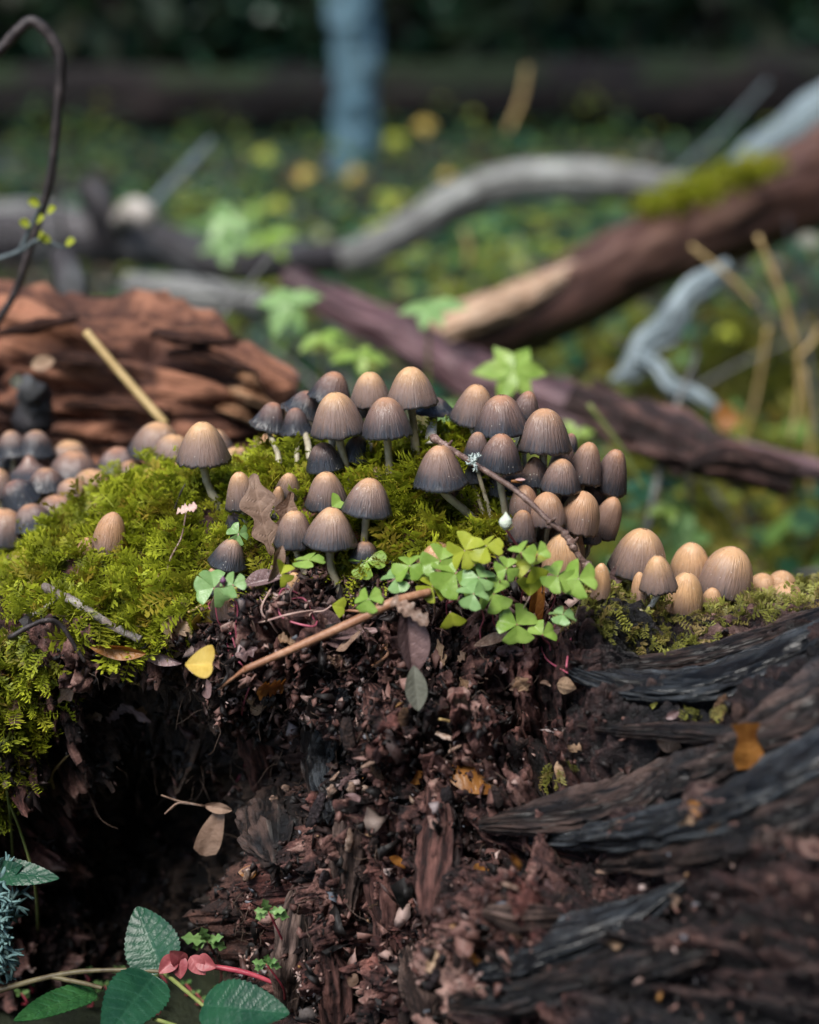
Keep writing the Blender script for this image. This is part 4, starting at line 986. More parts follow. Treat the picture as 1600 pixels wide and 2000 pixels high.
lst = [(775, 1128, 48, 'sorrel_blue', 'pale blue green sorrel at the edge of the clover patch', 60, 40), (800, 1105, 42, 'sorrel', 'small bright sorrel beside the pinkish egg shaped button', 55, 90), (860, 1095, 46, 'sorrel', 'rounded sorrel leaf over the pinkish egg shaped button', 30, 75),
       (908, 1075, 52, 'sorrel_yellow', 'tall yellowish sorrel with a wet upper leaf', 22, 80), (950, 1066, 52, 'sorrel_yellow', 'big glossy wet sorrel highest in the clover patch', 62, 15), (890, 1120, 52, 'sorrel', 'broad sorrel in the middle of the clover patch', 40, 100),
       (845, 1145, 44, 'sorrel_yellow', 'yellowing sorrel next to the withered orange yellow leaf', 35, -30), (935, 1128, 52, 'sorrel_blue', 'dewy bluish sorrel facing up in the clover patch', 50, 40), (965, 1160, 46, 'sorrel', 'three leaved sorrel in the lower clover patch', 30, 70),
       (1035, 1165, 46, 'sorrel_yellow', 'large yellow green sorrel leaf beside the orange strip leaf', 15, 80), (880, 1195, 40, 'sorrel_yellow', 'folded yellow green sorrel leaf hanging under the patch', 15, -90), (1010, 1220, 48, 'sorrel', 'bright heart shaped sorrel hanging lowest on the dark wood', 28, 35),
       (1060, 1240, 36, 'sorrel', 'small sorrel pair hanging beside the lowest bright one', 30, 10), (1040, 1105, 40, 'sorrel_yellow', 'upright sorrel beside the bulging ochre button', 20, 60), (1090, 1125, 40, 'sorrel', 'slim sorrel below the bulging ochre button', 40, 110),
       (1130, 1130, 46, 'sorrel', 'sorrel with a dewy leaflet next to the small ochre button', 40, 20), (1100, 1200, 40, 'sorrel_blue', 'flat sorrel reaching over the olive moss', 72, 0), (1018, 1080, 34, 'sorrel', 'small sorrel pair behind the flower bud stem', 45, 10),
       (1050, 1082, 32, 'sorrel', 'small round sorrel leaf under the wet looking mushroom', 30, 30), (990, 1110, 40, 'sorrel', 'sorrel crossed by the flower bud stem', 35, 80), (925, 1160, 40, 'sorrel_blue', 'shaded bluish sorrel low in the clover patch', 45, 10), (720, 1170, 40, 'sorrel', 'dim green sorrel behind the leaning tan stem', 40, 40)]
for i, (x, y, s, m, lb, ti, ro) in enumerate(lst):
    one = i in (9, 10, 18)
    So(x, y, s, m, (min(1150, max(720, x + random.randint(-25, 25))), min(1262, y + random.randint(70, 110))), lb, tilt=ti, rot=ro, nleaf=1 if one else (2 if 'pair' in lb else 3), stem=random.choice(['palestem', 'pink']), Y=-.043 - .0008 * i % .02)
# flower buds
def bud(px, py, base, size, mat, label, stem, Y):
    b, n = hit(*base); c = P(px, py, Y); k = K * depth(c) * size
    t = thing('flower_bud', b, label, 'flower bud')
    u = np.linspace(0, 1, 10)
    V, F, a = tube([c + np.array([0, 0, k * (2 * x - 1)]) for x in u], [k * .25, k * .62, k * .75, k * .62, k * .3, k * .04], 24, 14, .08, 600)
    mk('bud', V, F, mat, t, b)
    V, F, a = tube([b, b * .5 + c * .5 + np.array([.004, 0, 0]), c - np.array([0, 0, k * .9])], [.0006, .0005, .0006], 16, 7)
    mk('stem', V, F, stem, t, b)
M['budw'] = plain_mat('white_bud', (.40, .46, .34), (.62, .66, .58), .5, 300)
M['budp'] = plain_mat('purple_bud', (.08, .03, .07), (.16, .06, .13), .4, 300)
bud(988, 1017, (1022, 1160), 18, M['budw'], 'closed white green flower bud on a brownish red stem', M['pink'], -.035)
bud(436, 1133, (450, 1215), 9, M['budp'], 'tiny dark purple bud above the magenta stems', M['pink'], -.045)
# magenta runners in the litter
runs = [([(430, 1200), (445, 1250), (465, 1300), (478, 1325)], 'pink', 'magenta stem diving into the litter beside the yellow heart leaf'), ([(470, 1190), (450, 1220), (470, 1260), (480, 1300)], 'pink', 'magenta stem bent round the pale stems'),
        ([(600, 1160), (555, 1170), (540, 1200), (590, 1230), (610, 1210)], 'pink', 'looping bright magenta stem near the bent mushroom stem'), ([(560, 1170), (590, 1190), (605, 1215)], 'pink', 'short bright magenta stem inside the loop'), ([(480, 1200), (520, 1215), (570, 1205), (640, 1190)], 'palestem', 'long pale pink stem lying across the litter'),
        ([(560, 1060), (545, 1120), (500, 1190), (515, 1215), (540, 1225)], 'palestem', 'whitish stem curving up to the withered mauve leaf'), ([(495, 1318), (490, 1400), (482, 1480), (465, 1545)], 'pink', 'pink and white rootlet hanging down the stump face'), ([(440, 1240), (420, 1265), (380, 1300), (370, 1320)], 'palestem', 'pale stem of the yellow heart leaf'),
        ([(480, 1480), (462, 1510), (445, 1560)], 'palestem', 'short pale rootlet beside the hanging pink one'), ([(1060, 1250), (1085, 1280), (1105, 1310)], 'pink', 'reddish stem under the lowest sorrel'), ([(1112, 1240), (1108, 1280), (1104, 1305)], 'pink', 'thin purple stem at the edge of the olive moss'), ([(420, 1170), (405, 1200), (440, 1240), (460, 1290)], 'pink', 'magenta stem under the drooping sorrel leaflets')]
for pts, m, lb in runs:
    q = [hit_line(x, y, .003 + .002 * (j % 2)) for j, (x, y) in enumerate(pts)]
    V, F, a = tube(q, [.0005, .00055, .00045], 30, 6, .2, 500)
    tag(mk('sorrel_stem', V, F, M[m], None, q[0]), lb, 'stem', 'bare sorrel stems')

# ------------------------------------------------------------------ dead and yellow leaves on the stump
def lay(px, py, ang, Lpx, Wpx, wf, mat, label, lift=.003, stand=0., name='dead_leaf', group=None, **k):
    """leaf lying on the stump; ang is its heading across the picture plane"""
    p, n = hit(px, py); p = p + unit(n) * lift; kk = K * depth(p)
    d = np.array([math.cos(R(ang)), -.35 * math.sin(R(ang)), math.sin(R(ang)) * .9]); d = d - unit(n) * np.dot(d, unit(n)) * (1 - stand)
    nn = unit(unit(n) + np.array([0, -.5, .1]))
    return one_leaf(name, p, d, nn, Lpx * kk, Wpx * kk, wf, M[mat], label, 'leaf', group, sd=random.random() * 9, **k)
p, n = hit(530, 1065)
one_leaf('dead_leaf', P(532, 1085, p[1] - .018), np.array([-.25, .02, 1]), np.array([.2, -1, .15]), 165 * K * .83, 36 * K * .83, oakw, M['oak'], 'upright curled dry oak leaf standing among the mushrooms', 'leaf', n=50, m=15, wave=.035, curl=-.35, fold=.35, twist=.35, sd=2)
one_leaf('dead_leaf', P(546, 1060, p[1] - .014), np.array([.25, -.1, 1]), np.array([-.3, -1, .2]), 110 * K * .83, 22 * K * .83, oakw, M['oak'], 'second curled oak leaf leaning right behind the upright one', 'leaf', n=40, m=11, wave=.05, fold=.5, twist=-.4, sd=4)
one_leaf('dead_leaf', P(552, 1065, -.035), np.array([-.35, -.25, -.85]), np.array([.3, -1, .1]), 75 * K * .83, 15 * K * .83, oval, M['oak'], 'withered mauve leaf hanging by the dewy mushroom', 'leaf', wave=.05, fold=.6, twist=.8, sd=5)
lay(395, 1262, -12, 66, 36, obcord, 'yellow_leaf', 'yellow heart shaped leaf lying on brown oak leaves', .006, notch=.25, rnd_tip=.15, m=13, stand=.2, name='yellow_leaf')
one_leaf('yellow_leaf', P(362, 1298, -.060), np.array([.9, -.25, .12]), np.array([.1, -.75, .65]), 70 * K * .8, 34 * K * .8, obcord, M['yellow_leaf'], 'pale yellow folded leaf in front of the oak litter', 'leaf', notch=.2, rnd_tip=.2, m=13, fold=.4, wave=.03, sd=1)
lay(372, 1218, 60, 55, 24, oval, 'yellow_leaf', 'faded yellow leaf with holes beside the lichened twig', .006, stand=.5, name='yellow_leaf', fold=.4)
lay(450, 1205, -80, 38, 18, oval, 'yellow_leaf', 'small yellow leaf under the magenta stems', .006, stand=.4, name='yellow_leaf')
lay(868, 1095, -80, 46, 18, oval, 'yellow_leaf', 'withered orange yellow leaf in the clover patch', .014, stand=.6, name='yellow_leaf', fold=.3)
lay(290, 1345, 25, 190, 42, oakw, 'deadpurple', 'large purple brown oak leaf on the lip above the hollow', .006, n=60, m=15, wave=.02)
lay(420, 1300, -35, 170, 44, oakw, 'deadpurple', 'oak leaf with lobes hanging over the dark hollow', .005, n=60, m=15, wave=.02)
lay(470, 1265, 15, 170, 40, oakw, 'deadpurple', 'blotched oak leaf under the leaning tan stem', .004, n=60, m=15, wave=.02)
lay(560, 1260, 10, 180, 46, oakw, 'deadpurple', 'wet dark oak leaf under the middle of the tan stem', .004, n=60, m=15, wave=.02)
lay(180, 1250, -8, 110, 15, oval, 'deadorange', 'rolled amber leaf below the lichened twig', .006, fold=.8, wave=.03)
lay(265, 1245, 3, 120, 14, oval, 'deadpurple', 'rolled purple leaf beside the amber one', .006, fold=.8, wave=.03)
lay(120, 1390, 70, 90, 26, oakw, 'oak', 'crumpled leaf over the edge of the hollow', .008, stand=.4, wave=.06)
lay(600, 1180, -30, 90, 24, oval, 'deadpurple', 'mauve leaf at the foot of the bent mushroom', .004, wave=.03)
lay(480, 1160, -10, 80, 20, oval, 'deadpurple', 'folded dark leaf beside the small pinkish mushroom', .005, fold=.7)
lay(540, 1330, 160, 80, 24, broken, 'deadorange', 'translucent amber leaf scrap under the tan stem', .005, wave=.05)
one_leaf('dead_leaf', P(795, 1180, -.064), np.array([.06, -.06, -1]), np.array([.15, -1, .25]), 150 * K * .78, 34 * K * .78, oval, M['deadpurple'], 'twisted purple brown leaf hanging from the end of the tan stem', 'leaf', n=50, m=13, fold=.7, wave=.03, twist=.7, sd=3)
one_leaf('dead_leaf', P(765, 1172, -.066), np.array([.8, -.1, -.55]), np.array([.1, -1, .6]), 85 * K * .78, 22 * K * .78, broken, M['palewood'], 'pale shredded leaf base at the end of the tan stem', 'leaf', wave=.08, fold=.5, twist=.5)
one_leaf('dead_leaf', P(808, 1300, -.072), np.array([.1, -.05, -1]), np.array([.1, -1, .2]), 95 * K * .77, 22 * K * .77, oval, M['greyleaf'], 'grey green leaf tip below the twisted purple leaf', 'leaf', wave=.02, fold=.3)
one_leaf('dead_leaf', hit_line(1065, 1265, .008), np.array([.08, .05, 1]), np.array([.1, -1, .2]), 165 * K * .8, 15 * K * .8, oval, M['deadorange'], 'orange brown strip leaf standing by the bright sorrel', 'leaf', fold=.7, wave=.02, curl=.2)
one_leaf('dead_leaf', hit_line(890, 1490, .006), np.array([1, -.35, .15]), np.array([0, -.5, 1]), 140 * K * .75, 40 * K * .75, ovate, M['deadorange'], 'arched orange brown leaf over a dark gap in the face', 'leaf', curl=-1.1, fold=-.3, wave=.03)
one_leaf('dead_leaf', P(1465, 1502, hit(1465, 1502)[0][1] - .022), np.array([-.12, .1, 1]), np.array([-.2, -1, .2]), 105 * K * .72, 32 * K * .72, lambda t: .75 + .2 * math.sin(t * 7), M['deadorange'], 'bright amber leaf stuck upright behind the curved root ridge', 'leaf', fold=.2, wave=.06, curl=.5)
one_leaf('dead_leaf', hit_line(935, 1265, .004), np.array([1, -.2, .4]), np.array([0, -.6, 1]), 90 * K * .8, 14 * K * .8, oval, M['palewood'], 'pale grey wood flake below the clover patch', 'leaf', fold=.4)
one_leaf('dead_leaf', hit_line(1198, 1150, .002), np.array([.2, .1, 1]), np.array([0, -1, .2]), 42 * K * .83, 15 * K * .83, oval, M['deadpurple'], 'small black curled leaf beside the small ochre button', 'leaf', fold=.6)
one_leaf('dead_leaf', hit_line(345, 1040, .014), np.array([1, -.2, .3]), np.array([0, -.7, .8]), 44 * K * .83, 15 * K * .83, broken, M['palestem'], 'tiny pink grey leaf scrap on the moss', 'leaf', wave=.08)
# many leaf scraps pressed into the litter
scr = [('deadpurple', 'dark leaf scrap pressed into the litter of the stump lip'), ('deadtan', 'tan leaf scrap pressed into the litter of the stump lip'), ('oak', 'brown leaf scrap pressed into the litter of the stump lip')]
for i in range(46):
    x = random.uniform(110, 1100); y = random.uniform(1225, 1345) if x > 300 else random.uniform(1270, 1420)
    m, lb = scr[i % 3]
    lay(x, y, random.uniform(-60, 60) + (180 if random.random() < .5 else 0), random.uniform(28, 70), random.uniform(10, 22), random.choice([oval, broken, oakw, ovate]), m, lb, .003, name='leaf_scrap', group='leaf scraps in the litter', n=20, m=7, wave=.06, fold=random.uniform(-.3, .5), stand=random.uniform(0, .3))
for i in range(40):
    x = random.uniform(480, 1500); y = random.uniform(1380, 1980); m = ['deadpurple', 'deadtan', 'deadorange', 'oak'][i % 4]
    lay(x, y, random.uniform(0, 360), random.uniform(25, 60), random.uniform(8, 18), random.choice([oval, broken, ovate]), m, {'deadpurple': 'dark', 'deadtan': 'tan', 'deadorange': 'orange', 'oak': 'brown'}[m] + ' leaf flake stuck to the rotten front of the stump', .003, name='leaf_scrap', group='leaf flakes on the stump front', n=16, m=6, wave=.08, fold=random.uniform(-.4, .6), stand=random.uniform(0, .4))

# ------------------------------------------------------------------ twigs on the stump
def stick(name, pts, rad, mat, label, cat='twig', n=60, seg=12, rough=.22, rs=250, knots=(), parent=None, sub=None, group=None, grain=0):
    pts = [np.asarray(p, float) for p in pts]
    V, F, a = tube(pts, rad, n, seg, rough, rs, grain=grain)
    parts = [(V, F)]
    c = catmull(pts, 200)
    for kt, kr in knots:
        i = int(kt * 199); ax = unit(c[min(199, i + 4)] - c[max(0, i - 4)])
        q, f, _ = tube([c[i] - ax * kr * 1.3, c[i], c[i] + ax * kr * 1.3], [kr * .5, kr, kr * .55], 10, 10, .3, 400); parts.append((q, f))
    for sp, sr in (sub or []):
        q, f, _ = tube(sp, sr, 20, 8, rough, rs); parts.append((q, f))
    V, F = join(parts); q = V * 120
    return tag(mk(name, V, F, mat, None, pts[0], dict(vein=0, wet=0, gx=q[:, 0], gy=q[:, 1], gz=q[:, 2], hgt=1)), label, cat, group)
tw = [P(848, 856, .02), P(925, 905, -.005), P(1010, 960, -.02), P(1075, 1020, -.03), P(1105, 1045, -.033), P(1130, 1085, -.034), P(1152, 1112, -.034)]
t = thing('twig', tw[-1], 'brown knotted twig leaning across the dense mushroom cluster', 'twig')
V, F, a = tube(tw, [.0016, .0014, .0014, .0013, .0015, .0014, .0016], 120, 12, .22, 320); parts = [(V, F)]
c = catmull(tw, 200)
for kt, kr in ((.01, .0026), (.05, .0019), (.5, .0019), (.66, .0021), (.73, .0023), (.76, .0024), (.97, .003)):
    i = int(kt * 199); ax = unit(c[min(199, i + 4)] - c[max(0, i - 4)]); q, f, _ = tube([c[i] - ax * kr * 1.2, c[i], c[i] + ax * kr * 1.2], [kr * .45, kr, kr * .5], 10, 10, .35, 400); parts.append((q, f))
for i, s in ((12, .004), (150, .005), (100, .003)):
    q, f, _ = tube([c[i], c[i] + np.array([.001, -.002, .6 * s]), c[i] + np.array([.002, -.003, s])], [.0012, .0009, .0005], 8, 7, .3, 400); parts.append((q, f))
V, F = join(parts); mk('wood', V, F, M['twig_brown'], t, tw[-1])
def lichen_tuft(c, size, n, sd, mat, parent, origin, up=(0, -.4, .3)):
    r = np.random.default_rng(sd); parts = []
    for i in range(n):
        d = unit(r.normal(size=3) + np.array(up)); p = [c]; 
        for q in range(3): d = unit(d + r.normal(size=3) * .5); p.append(p[-1] + d * size / 3)
        parts.append(tube(p, [size * .09, size * .07, size * .03], 7, 5, .3, 600)[:2])
        for q in range(2):
            e = unit(d + r.normal(size=3) * .8); parts.append(tube([p[2], p[2] + e * size * .2, p[2] + e * size * .35 + r.normal(size=3) * size * .06], [size * .06, size * .05, size * .02], 5, 5)[:2])
    V, F = join(parts); return mk('lichen', V, F, mat, parent, origin)
lichen_tuft(P(927, 903, -.012), .005, 16, 3, M['lichen'], t, tw[-1])
# an insect on the twig
fo = P(1010, 940, -.022)
ins = thing('insect', fo, 'small orange brown fly resting on the leaning twig', 'insect')
V, F, a = tube([fo + np.array([-.0028, 0, 0]), fo, fo + np.array([.0026, 0, -.0006])], [.0006, .001, .0004], 12, 8); mk('body', V, F, M['deadorange'], ins, fo, dict(vein=0 * a))
for s in (-1, 1):
    V, F, vn = leaf(.0011, .005, oval, fo + np.array([-.001, s * .0004, .0009]), np.array([1, s * .12, .02]), np.array([0, s * .4, 1]), 8, 5); mk('wing', V, F, M['palestem'], ins, fo, dict(vein=vn))
# pale lichened twig and dark twig on the flank
a0 = hit_line(90, 1165, .020); a3 = hit_line(255, 1254, .016); a1 = a0 * .64 + a3 * .36 + np.array([0, -.001, .0012]); a2 = a0 * .32 + a3 * .68 + np.array([0, -.001, -.0006])
stick('twig', [a0, a1, a2, a3], [.0017, .0020, .0018, .0017], M['twig_white'], 'forked whitish lichened twig lying on the moss flank', n=80, rough=.35, knots=((.02, .0028), (.35, .0022), (.9, .0022)), sub=[([a0 * .6 + a1 * .4, a0 + np.array([-.001, -.003, -.010]), a0 + np.array([-.010, -.005, -.0135])], [.0018, .0014, .001])])
stick('twig', [hit_line(22, 1235, .016), hit_line(85, 1238, .016), hit_line(130, 1252, .012), hit_line(175, 1268, .008)], [.001, .0012, .0012, .001], M['twig_dark'], 'thin dark bluish twig under the whitish lichened twig')
stick('plant_stem', [P(478, 1308, -.062), P(600, 1255, -.061), P(700, 1210, -.060), P(770, 1176, -.058), P(840, 1156, -.050)], [.0016, .0020, .0022, .0024, .0018], M['reed'], 'smooth tan broken stem leaning over the leaf litter', 'stem', rough=.06, n=60)
stick('plant_stem', [P(478, 1308, -.062), P(455, 1325, -.060), P(430, 1345, -.052)], [.0012, .0008, .0006], M['reed'], 'frayed thin tail of the tan broken stem', 'stem', rough=.3, n=20)
stick('twig', [hit_line(320, 1195, .008), hit_line(350, 1130, .012), hit_line(365, 1080, .014), hit_line(372, 1045, .016)], [.0005, .0005, .0004], M['twig_brown'], 'thin brown stalk rising through the moss to a pink leaf scrap', n=30)
stick('twig', [hit_line(375, 1235, .006), hit_line(330, 1175, .010), hit_line(315, 1150, .012)], [.0004, .0005, .0004], M['straw'], 'fine straw coloured stalk beside the yellow leaf', n=30)
stick('twig', [hit_line(348, 1010, .004), P(352, 965, .04), P(362, 945, .04)], [.0005, .0005, .0003], M['twig_dark'], 'short black spike standing in the moss', n=20)
for x0, y0, x1, y1, lb in [(195, 1310, 245, 1285, 'straw bit in the litter above the hollow'), (250, 1340, 295, 1345, 'pale straw bit hanging at the hollow edge'), (380, 1180, 540, 1165, 'dull stick lying behind the magenta stems'), (690, 1185, 735, 1165, 'dark stick at the foot of the thick straight stem'), (640, 1300, 690, 1190, 'fine grey stalk crossing the tan stem'), (1130, 1150, 1210, 1162, 'grey grass stalk on the moss beside the small ochre button'), (122, 1540, 135, 1480, 'orange straw hanging in the dark hollow'), (520, 1400, 610, 1345, 'reddish root fragment on the stump face'), (840, 1415, 915, 1385, 'pale root fragment on the stump face'), (760, 1240, 700, 1290, 'dark thin stalk below the tan stem')]:
    stick('straw', [hit_line(x0, y0, .006), hit_line((x0 + x1) / 2, (y0 + y1) / 2, .008), hit_line(x1, y1, .006)], [.0007, .0008, .0006], random.choice([M['straw'], M['twig_brown'], M['reed']]), lb, 'stalk', n=20, seg=7)
# winged maple seed on the face
sdp = P(420, 1590, .0)
t = thing('maple_seed', sdp, 'grey brown winged seed with a forked stalk hanging at the hollow', 'seed')
V, F, vn = leaf(26 * K * .83, 105 * K * .83, lambda u: (.35 + .65 * math.sin(u * 2.2)) * (1 if u < .9 else max(.1, 1 - (u - .9) * 7)), sdp + np.array([.003, 0, .002]), np.array([-.4, -.1, -1]), np.array([-.25, -1, .1]), 30, 9, .15, 0, .03, .5, veins=17); vn = vn * .25; V2, F2 = thick(V, F); mk('wing', V2, F2, M['oak'], t, sdp, dict(vein=np.concatenate([vn, vn])))
V, F, vn = leaf(11 * K * .83, 60 * K * .83, oval, sdp + np.array([.009, 0, .002]), np.array([-1, -.1, .25]), np.array([0, -1, .4]), 20, 7, .8, 0, .06); vn = vn * .1; V2, F2 = thick(V, F); mk('husk', V2, F2, M['oak'], t, sdp, dict(vein=np.concatenate([vn, vn])))
pts = [(P(400, 1575, -.002), P(350, 1565, -.006), P(315, 1553, -.008)), (P(370, 1570, -.004), P(345, 1570, -.008), P(322, 1590, -.01)), (P(350, 1566, -.006), P(340, 1575, -.007), P(333, 1582, -.007))]
V, F = join([tube(p_, [.0007, .0006, .0004], 12, 6, .2, 400)[:2] for p_ in pts]); mk('stalk', V, F, M['palewood'], t, sdp)

# ------------------------------------------------------------------ bramble and herbs at the foot of the stump
Bm = PG(330, 1960)
t = thing('bramble', Bm, 'dark green bramble spray with toothed leaves at the foot of the stump', 'bramble')
def bleaf(o, tip, nrm, W, mat='bramble', **k):
    W = W * .84
    o = np.asarray(o); L = np.linalg.norm(tip - o)
    V, F, vn = leaf(W, L, serr, o, tip - o, np.array(nrm, float), 76, 17, .16, 0, .02, 0, sd=random.random() * 9, sag=.06, veins=8, **k)
    V2, F2 = thick(V, F); mk('leaf', V2, F2, M[mat], t, Bm, dict(vein=np.concatenate([vn, vn])))
J = P(318, 1898, -.055)
bleaf(J, P(265, 1770, -.035), (-.1, -.85, .6), .0165)
bleaf(P(300, 1905, -.057), P(205, 2025, -.10), (.1, -.55, .85), .0175)
bleaf(P(395, 1965, -.09), P(560, 1975, -.11), (.05, -.6, .8), .0155)
bleaf(P(185, 1935, -.05), P(30, 1985, -.085), (0, -.45, .9), .010, 'bramble_wet')
bleaf(P(-30, 1700, -.04), P(112, 1712, -.05), (0, -.65, .8), .0085)
bleaf(P(-30, 1720, -.04), P(40, 1690, -.045), (0, -.75, .6), .008)
for pts, r_, m in [([P(-40, 1945, -.05), P(110, 1905, -.05), P(210, 1895, -.052), J], [.0017, .0015, .0012, .0010], 'bramble_stem'), ([P(100, 1908, -.05), P(160, 1920, -.055), P(200, 1930, -.06)], [.0013, .0012, .001], 'bramble_stem'), ([J, P(345, 1920, -.07), P(398, 1965, -.09)], [.001, .0011, .0009], 'greenstem'), ([P(300, 1990, -.08), P(360, 2010, -.09), P(420, 2040, -.1)], [.001, .001, .001], 'greenstem'), ([P(330, 1885, -.056), P(410, 1888, -.058), P(480, 1900, -.06), P(548, 1925, -.062)], [.0012, .0014, .0014, .001], 'redstem')]:
    V, F, a = tube(pts, r_, 40, 8, .1, 300); mk('stem', V, F, M[m], t, Bm)
for a, b in [((345, 1868), (322, 1890)), ((372, 1868), (398, 1900)), ((350, 1865), (352, 1905)), ((385, 1872), (410, 1885)), ((360, 1880), (335, 1860))]:
    V, F, vn = leaf(.0042, .0115, ovate, P(*a, -.06), P(*b, -.064) - P(*a, -.06), np.array([0, -.9, .4]), 20, 7, .4, 0, .05); V2, F2 = thick(V, F)
    o = mk('young_leaf', V2, F2, M['red'], t, Bm, dict(vein=np.concatenate([vn, vn]))); o['label'] = 'unfolding coral red young leaf'
def herb(px, py, size, Y, base, label, mat='herb', n=5):
    c = P(px, py, Y); b = np.asarray(base); tt = thing('herb_robert', b, label, 'herb', 'small cut leaved herbs')
    L = size * K * depth(c)
    for i in range(n):
        a = R(-35 + 250 * i / (n - 1) + random.uniform(-15, 15)); d = np.array([math.cos(a), -.35 * math.sin(a) - .1, .75 * math.sin(a)]) * 1.0
        def lob(t): return max(.03, math.sin(math.pi * t ** 1.1) ** .7) * (.72 + .28 * math.cos(t * 17))
        l_ = L * random.uniform(.7, 1.1); V, F, vn = leaf(l_ * .27, l_, lob, c, d, np.array([0, -.8, .6]), 30, 9, .25, 0, .05, 0, sd=i, sag=.12); vn = vn * .4; V2, F2 = thick(V, F)
        mk('leaflet', V2, F2, M[mat], tt, b, dict(vein=np.concatenate([vn, vn])))
    V, F, a = tube([b, b * .5 + c * .5 + np.array([.004, -.004, 0]), c], [.0006, .0006, .0005], 14, 6); mk('stem', V, F, M['redstem'], tt, b)
herb(525, 1780, 40, -.075, hit(556, 1900)[0], 'pale cut leaved herb against the stump face')
herb(520, 1882, 36, -.08, hit(556, 1960)[0], 'yellowish cut leaved herb low on the stump face')
herb(405, 1838, 48, -.03, PG(430, 1930), 'blue green cut leaved herb behind the bramble leaf')
for i in range(16):
    x = random.uniform(-20, 430); y = random.uniform(1900, 1990); c = PG(x, y)
    herb(x, y - 22, random.uniform(14, 26), c[1] - .005, c, 'small seedling on the dark soil under the bramble', n=4)
# blue green lichen and grass at the side
lp = PG(-5, 1900); t = thing('lichen_branch', lp, 'blue green bushy lichen beside the bramble', 'lichen')
for i in range(7): lichen_tuft(P(-14 + 6 * (i % 3), 1870 - 24 * i, -.045), .017, 12, 40 + i, M['bluelichen'], t, lp, (.2, -.3, .4))
V, F, a = tube([lp, P(-20, 1800, -.04), P(-25, 1680, -.04)], [.003, .003, .002], 20, 8, .3, 200); mk('twig', V, F, M['twig_dark'], t, lp)
stick('grass_stalk', [PG(75, 1860), P(70, 1740, .0), P(45, 1640, -.01), P(15, 1560, -.02)], [.0008, .0008, .0007, .0006], M['greenstem'], 'thin green grass stem arching in front of the hollow', 'grass', n=40, rough=.05)
stick('grass_stalk', [PG(30, 1800), P(20, 1600, -.01), P(0, 1480, -.02)], [.0007, .0007, .0005], M['greenstem'], 'short grass stem below the hanging moss', 'grass', n=40, rough=.05)

# ------------------------------------------------------------------ behind the stump: fallen wood
def log(name, pts, rad, mat, label, n=90, seg=28, rough=.22, rs=14, grain=.2, ell=None, cat='branch', ends=None, broken_end=0., amp=.22, fl=5., blk=.12):
    pts = [np.asarray(p, float) for p in pts]
    t = thing(name, pts[0], label, cat)
    if cat == 'log' and mat is M['log_far']: V, F, a = tube(pts, rad, n, seg, rough, rs, ell, grain=grain); at = None
    else: V, F, at = gtube(pts, rad, max(n, 110), 32 if not broken_end else 130, amp, 2.4, fl, ell or 1., blk, .16, len(bpy.data.objects) % 17, broken_end)
    mk('bark', V, F, mat, t, pts[0], at)
    return t, pts[0]
# grey curved branch
g = [P(-260, 500, 1.75), P(-60, 470, 1.75), P(150, 462, 1.72), P(300, 480, 1.70), P(460, 515, 1.72), P(650, 505, 1.8)]
log('fallen_branch', g, [.040, .037, .036, .032, .026, .022], M['log_dark'], 'dark fallen branch with stubs crossing behind the red log', rough=.3)
g2 = [P(600, 515, 1.85), P(700, 500, 1.9), P(800, 450, 1.95), P(900, 390, 2.0), P(1010, 355, 2.0), P(1150, 352, 2.0), P(1280, 365, 2.0), P(1360, 370, 2.0)]
log('fallen_branch', g2, [.018, .024, .027, .031, .028, .029, .024, .016], M['log_grey'], 'pale grey lichened branch arching over the forest floor', rough=.4, rs=18)
t_, o_ = log('fallen_branch', [P(-80, 440, 1.8), P(60, 435, 1.8), P(160, 440, 1.78)], [.03, .03, .02], M['log_grey'], 'pale lichened end of a branch lying on the dark one', rough=.3)
# stubs on the dark branch
M['lichen_g'] = grain_mat('whitish_wood', (.25, .20, .17), (.45, .41, .37), (.65, .62, .58), .7)
log('branch_stub', [P(215, 470, 1.68), P(195, 400, 1.66), P(165, 350, 1.66)], [.022, .020, .017], M['log_dark'], 'short dark broken stub rising from the dark branch', 30, 16, .3, cat='branch stub')
log('branch_stub', [P(232, 430, 1.66), P(262, 412, 1.62), P(292, 425, 1.58)], [.012, .016, .013], M['lichen_g'], 'pale sawn stub end on the dark branch', 20, 16, .15, cat='branch stub')
log('branch_stub', [P(118, 495, .62), P(138, 560, .60), P(150, 632, .58)], [.009, .013, .004], M['log_dark'], 'dark lichened stub pointing down over the red log', 30, 16, .4, cat='branch stub')
stick('stick', [P(285, 412, 1.75), P(350, 345, 1.78), P(415, 275, 1.8)], [.007, .008, .006], M['log_bluegrey'], 'pale bare stick leaning up from the dark branch', n=30, seg=8)
stick('straw', [P(325, 830, .22), P(250, 745, .235), P(168, 648, .25)], [.0028, .0028, .0026], M['straw'], 'straight straw yellow stalk leaning on the red log', 'stalk', n=30, seg=8, rough=.05)
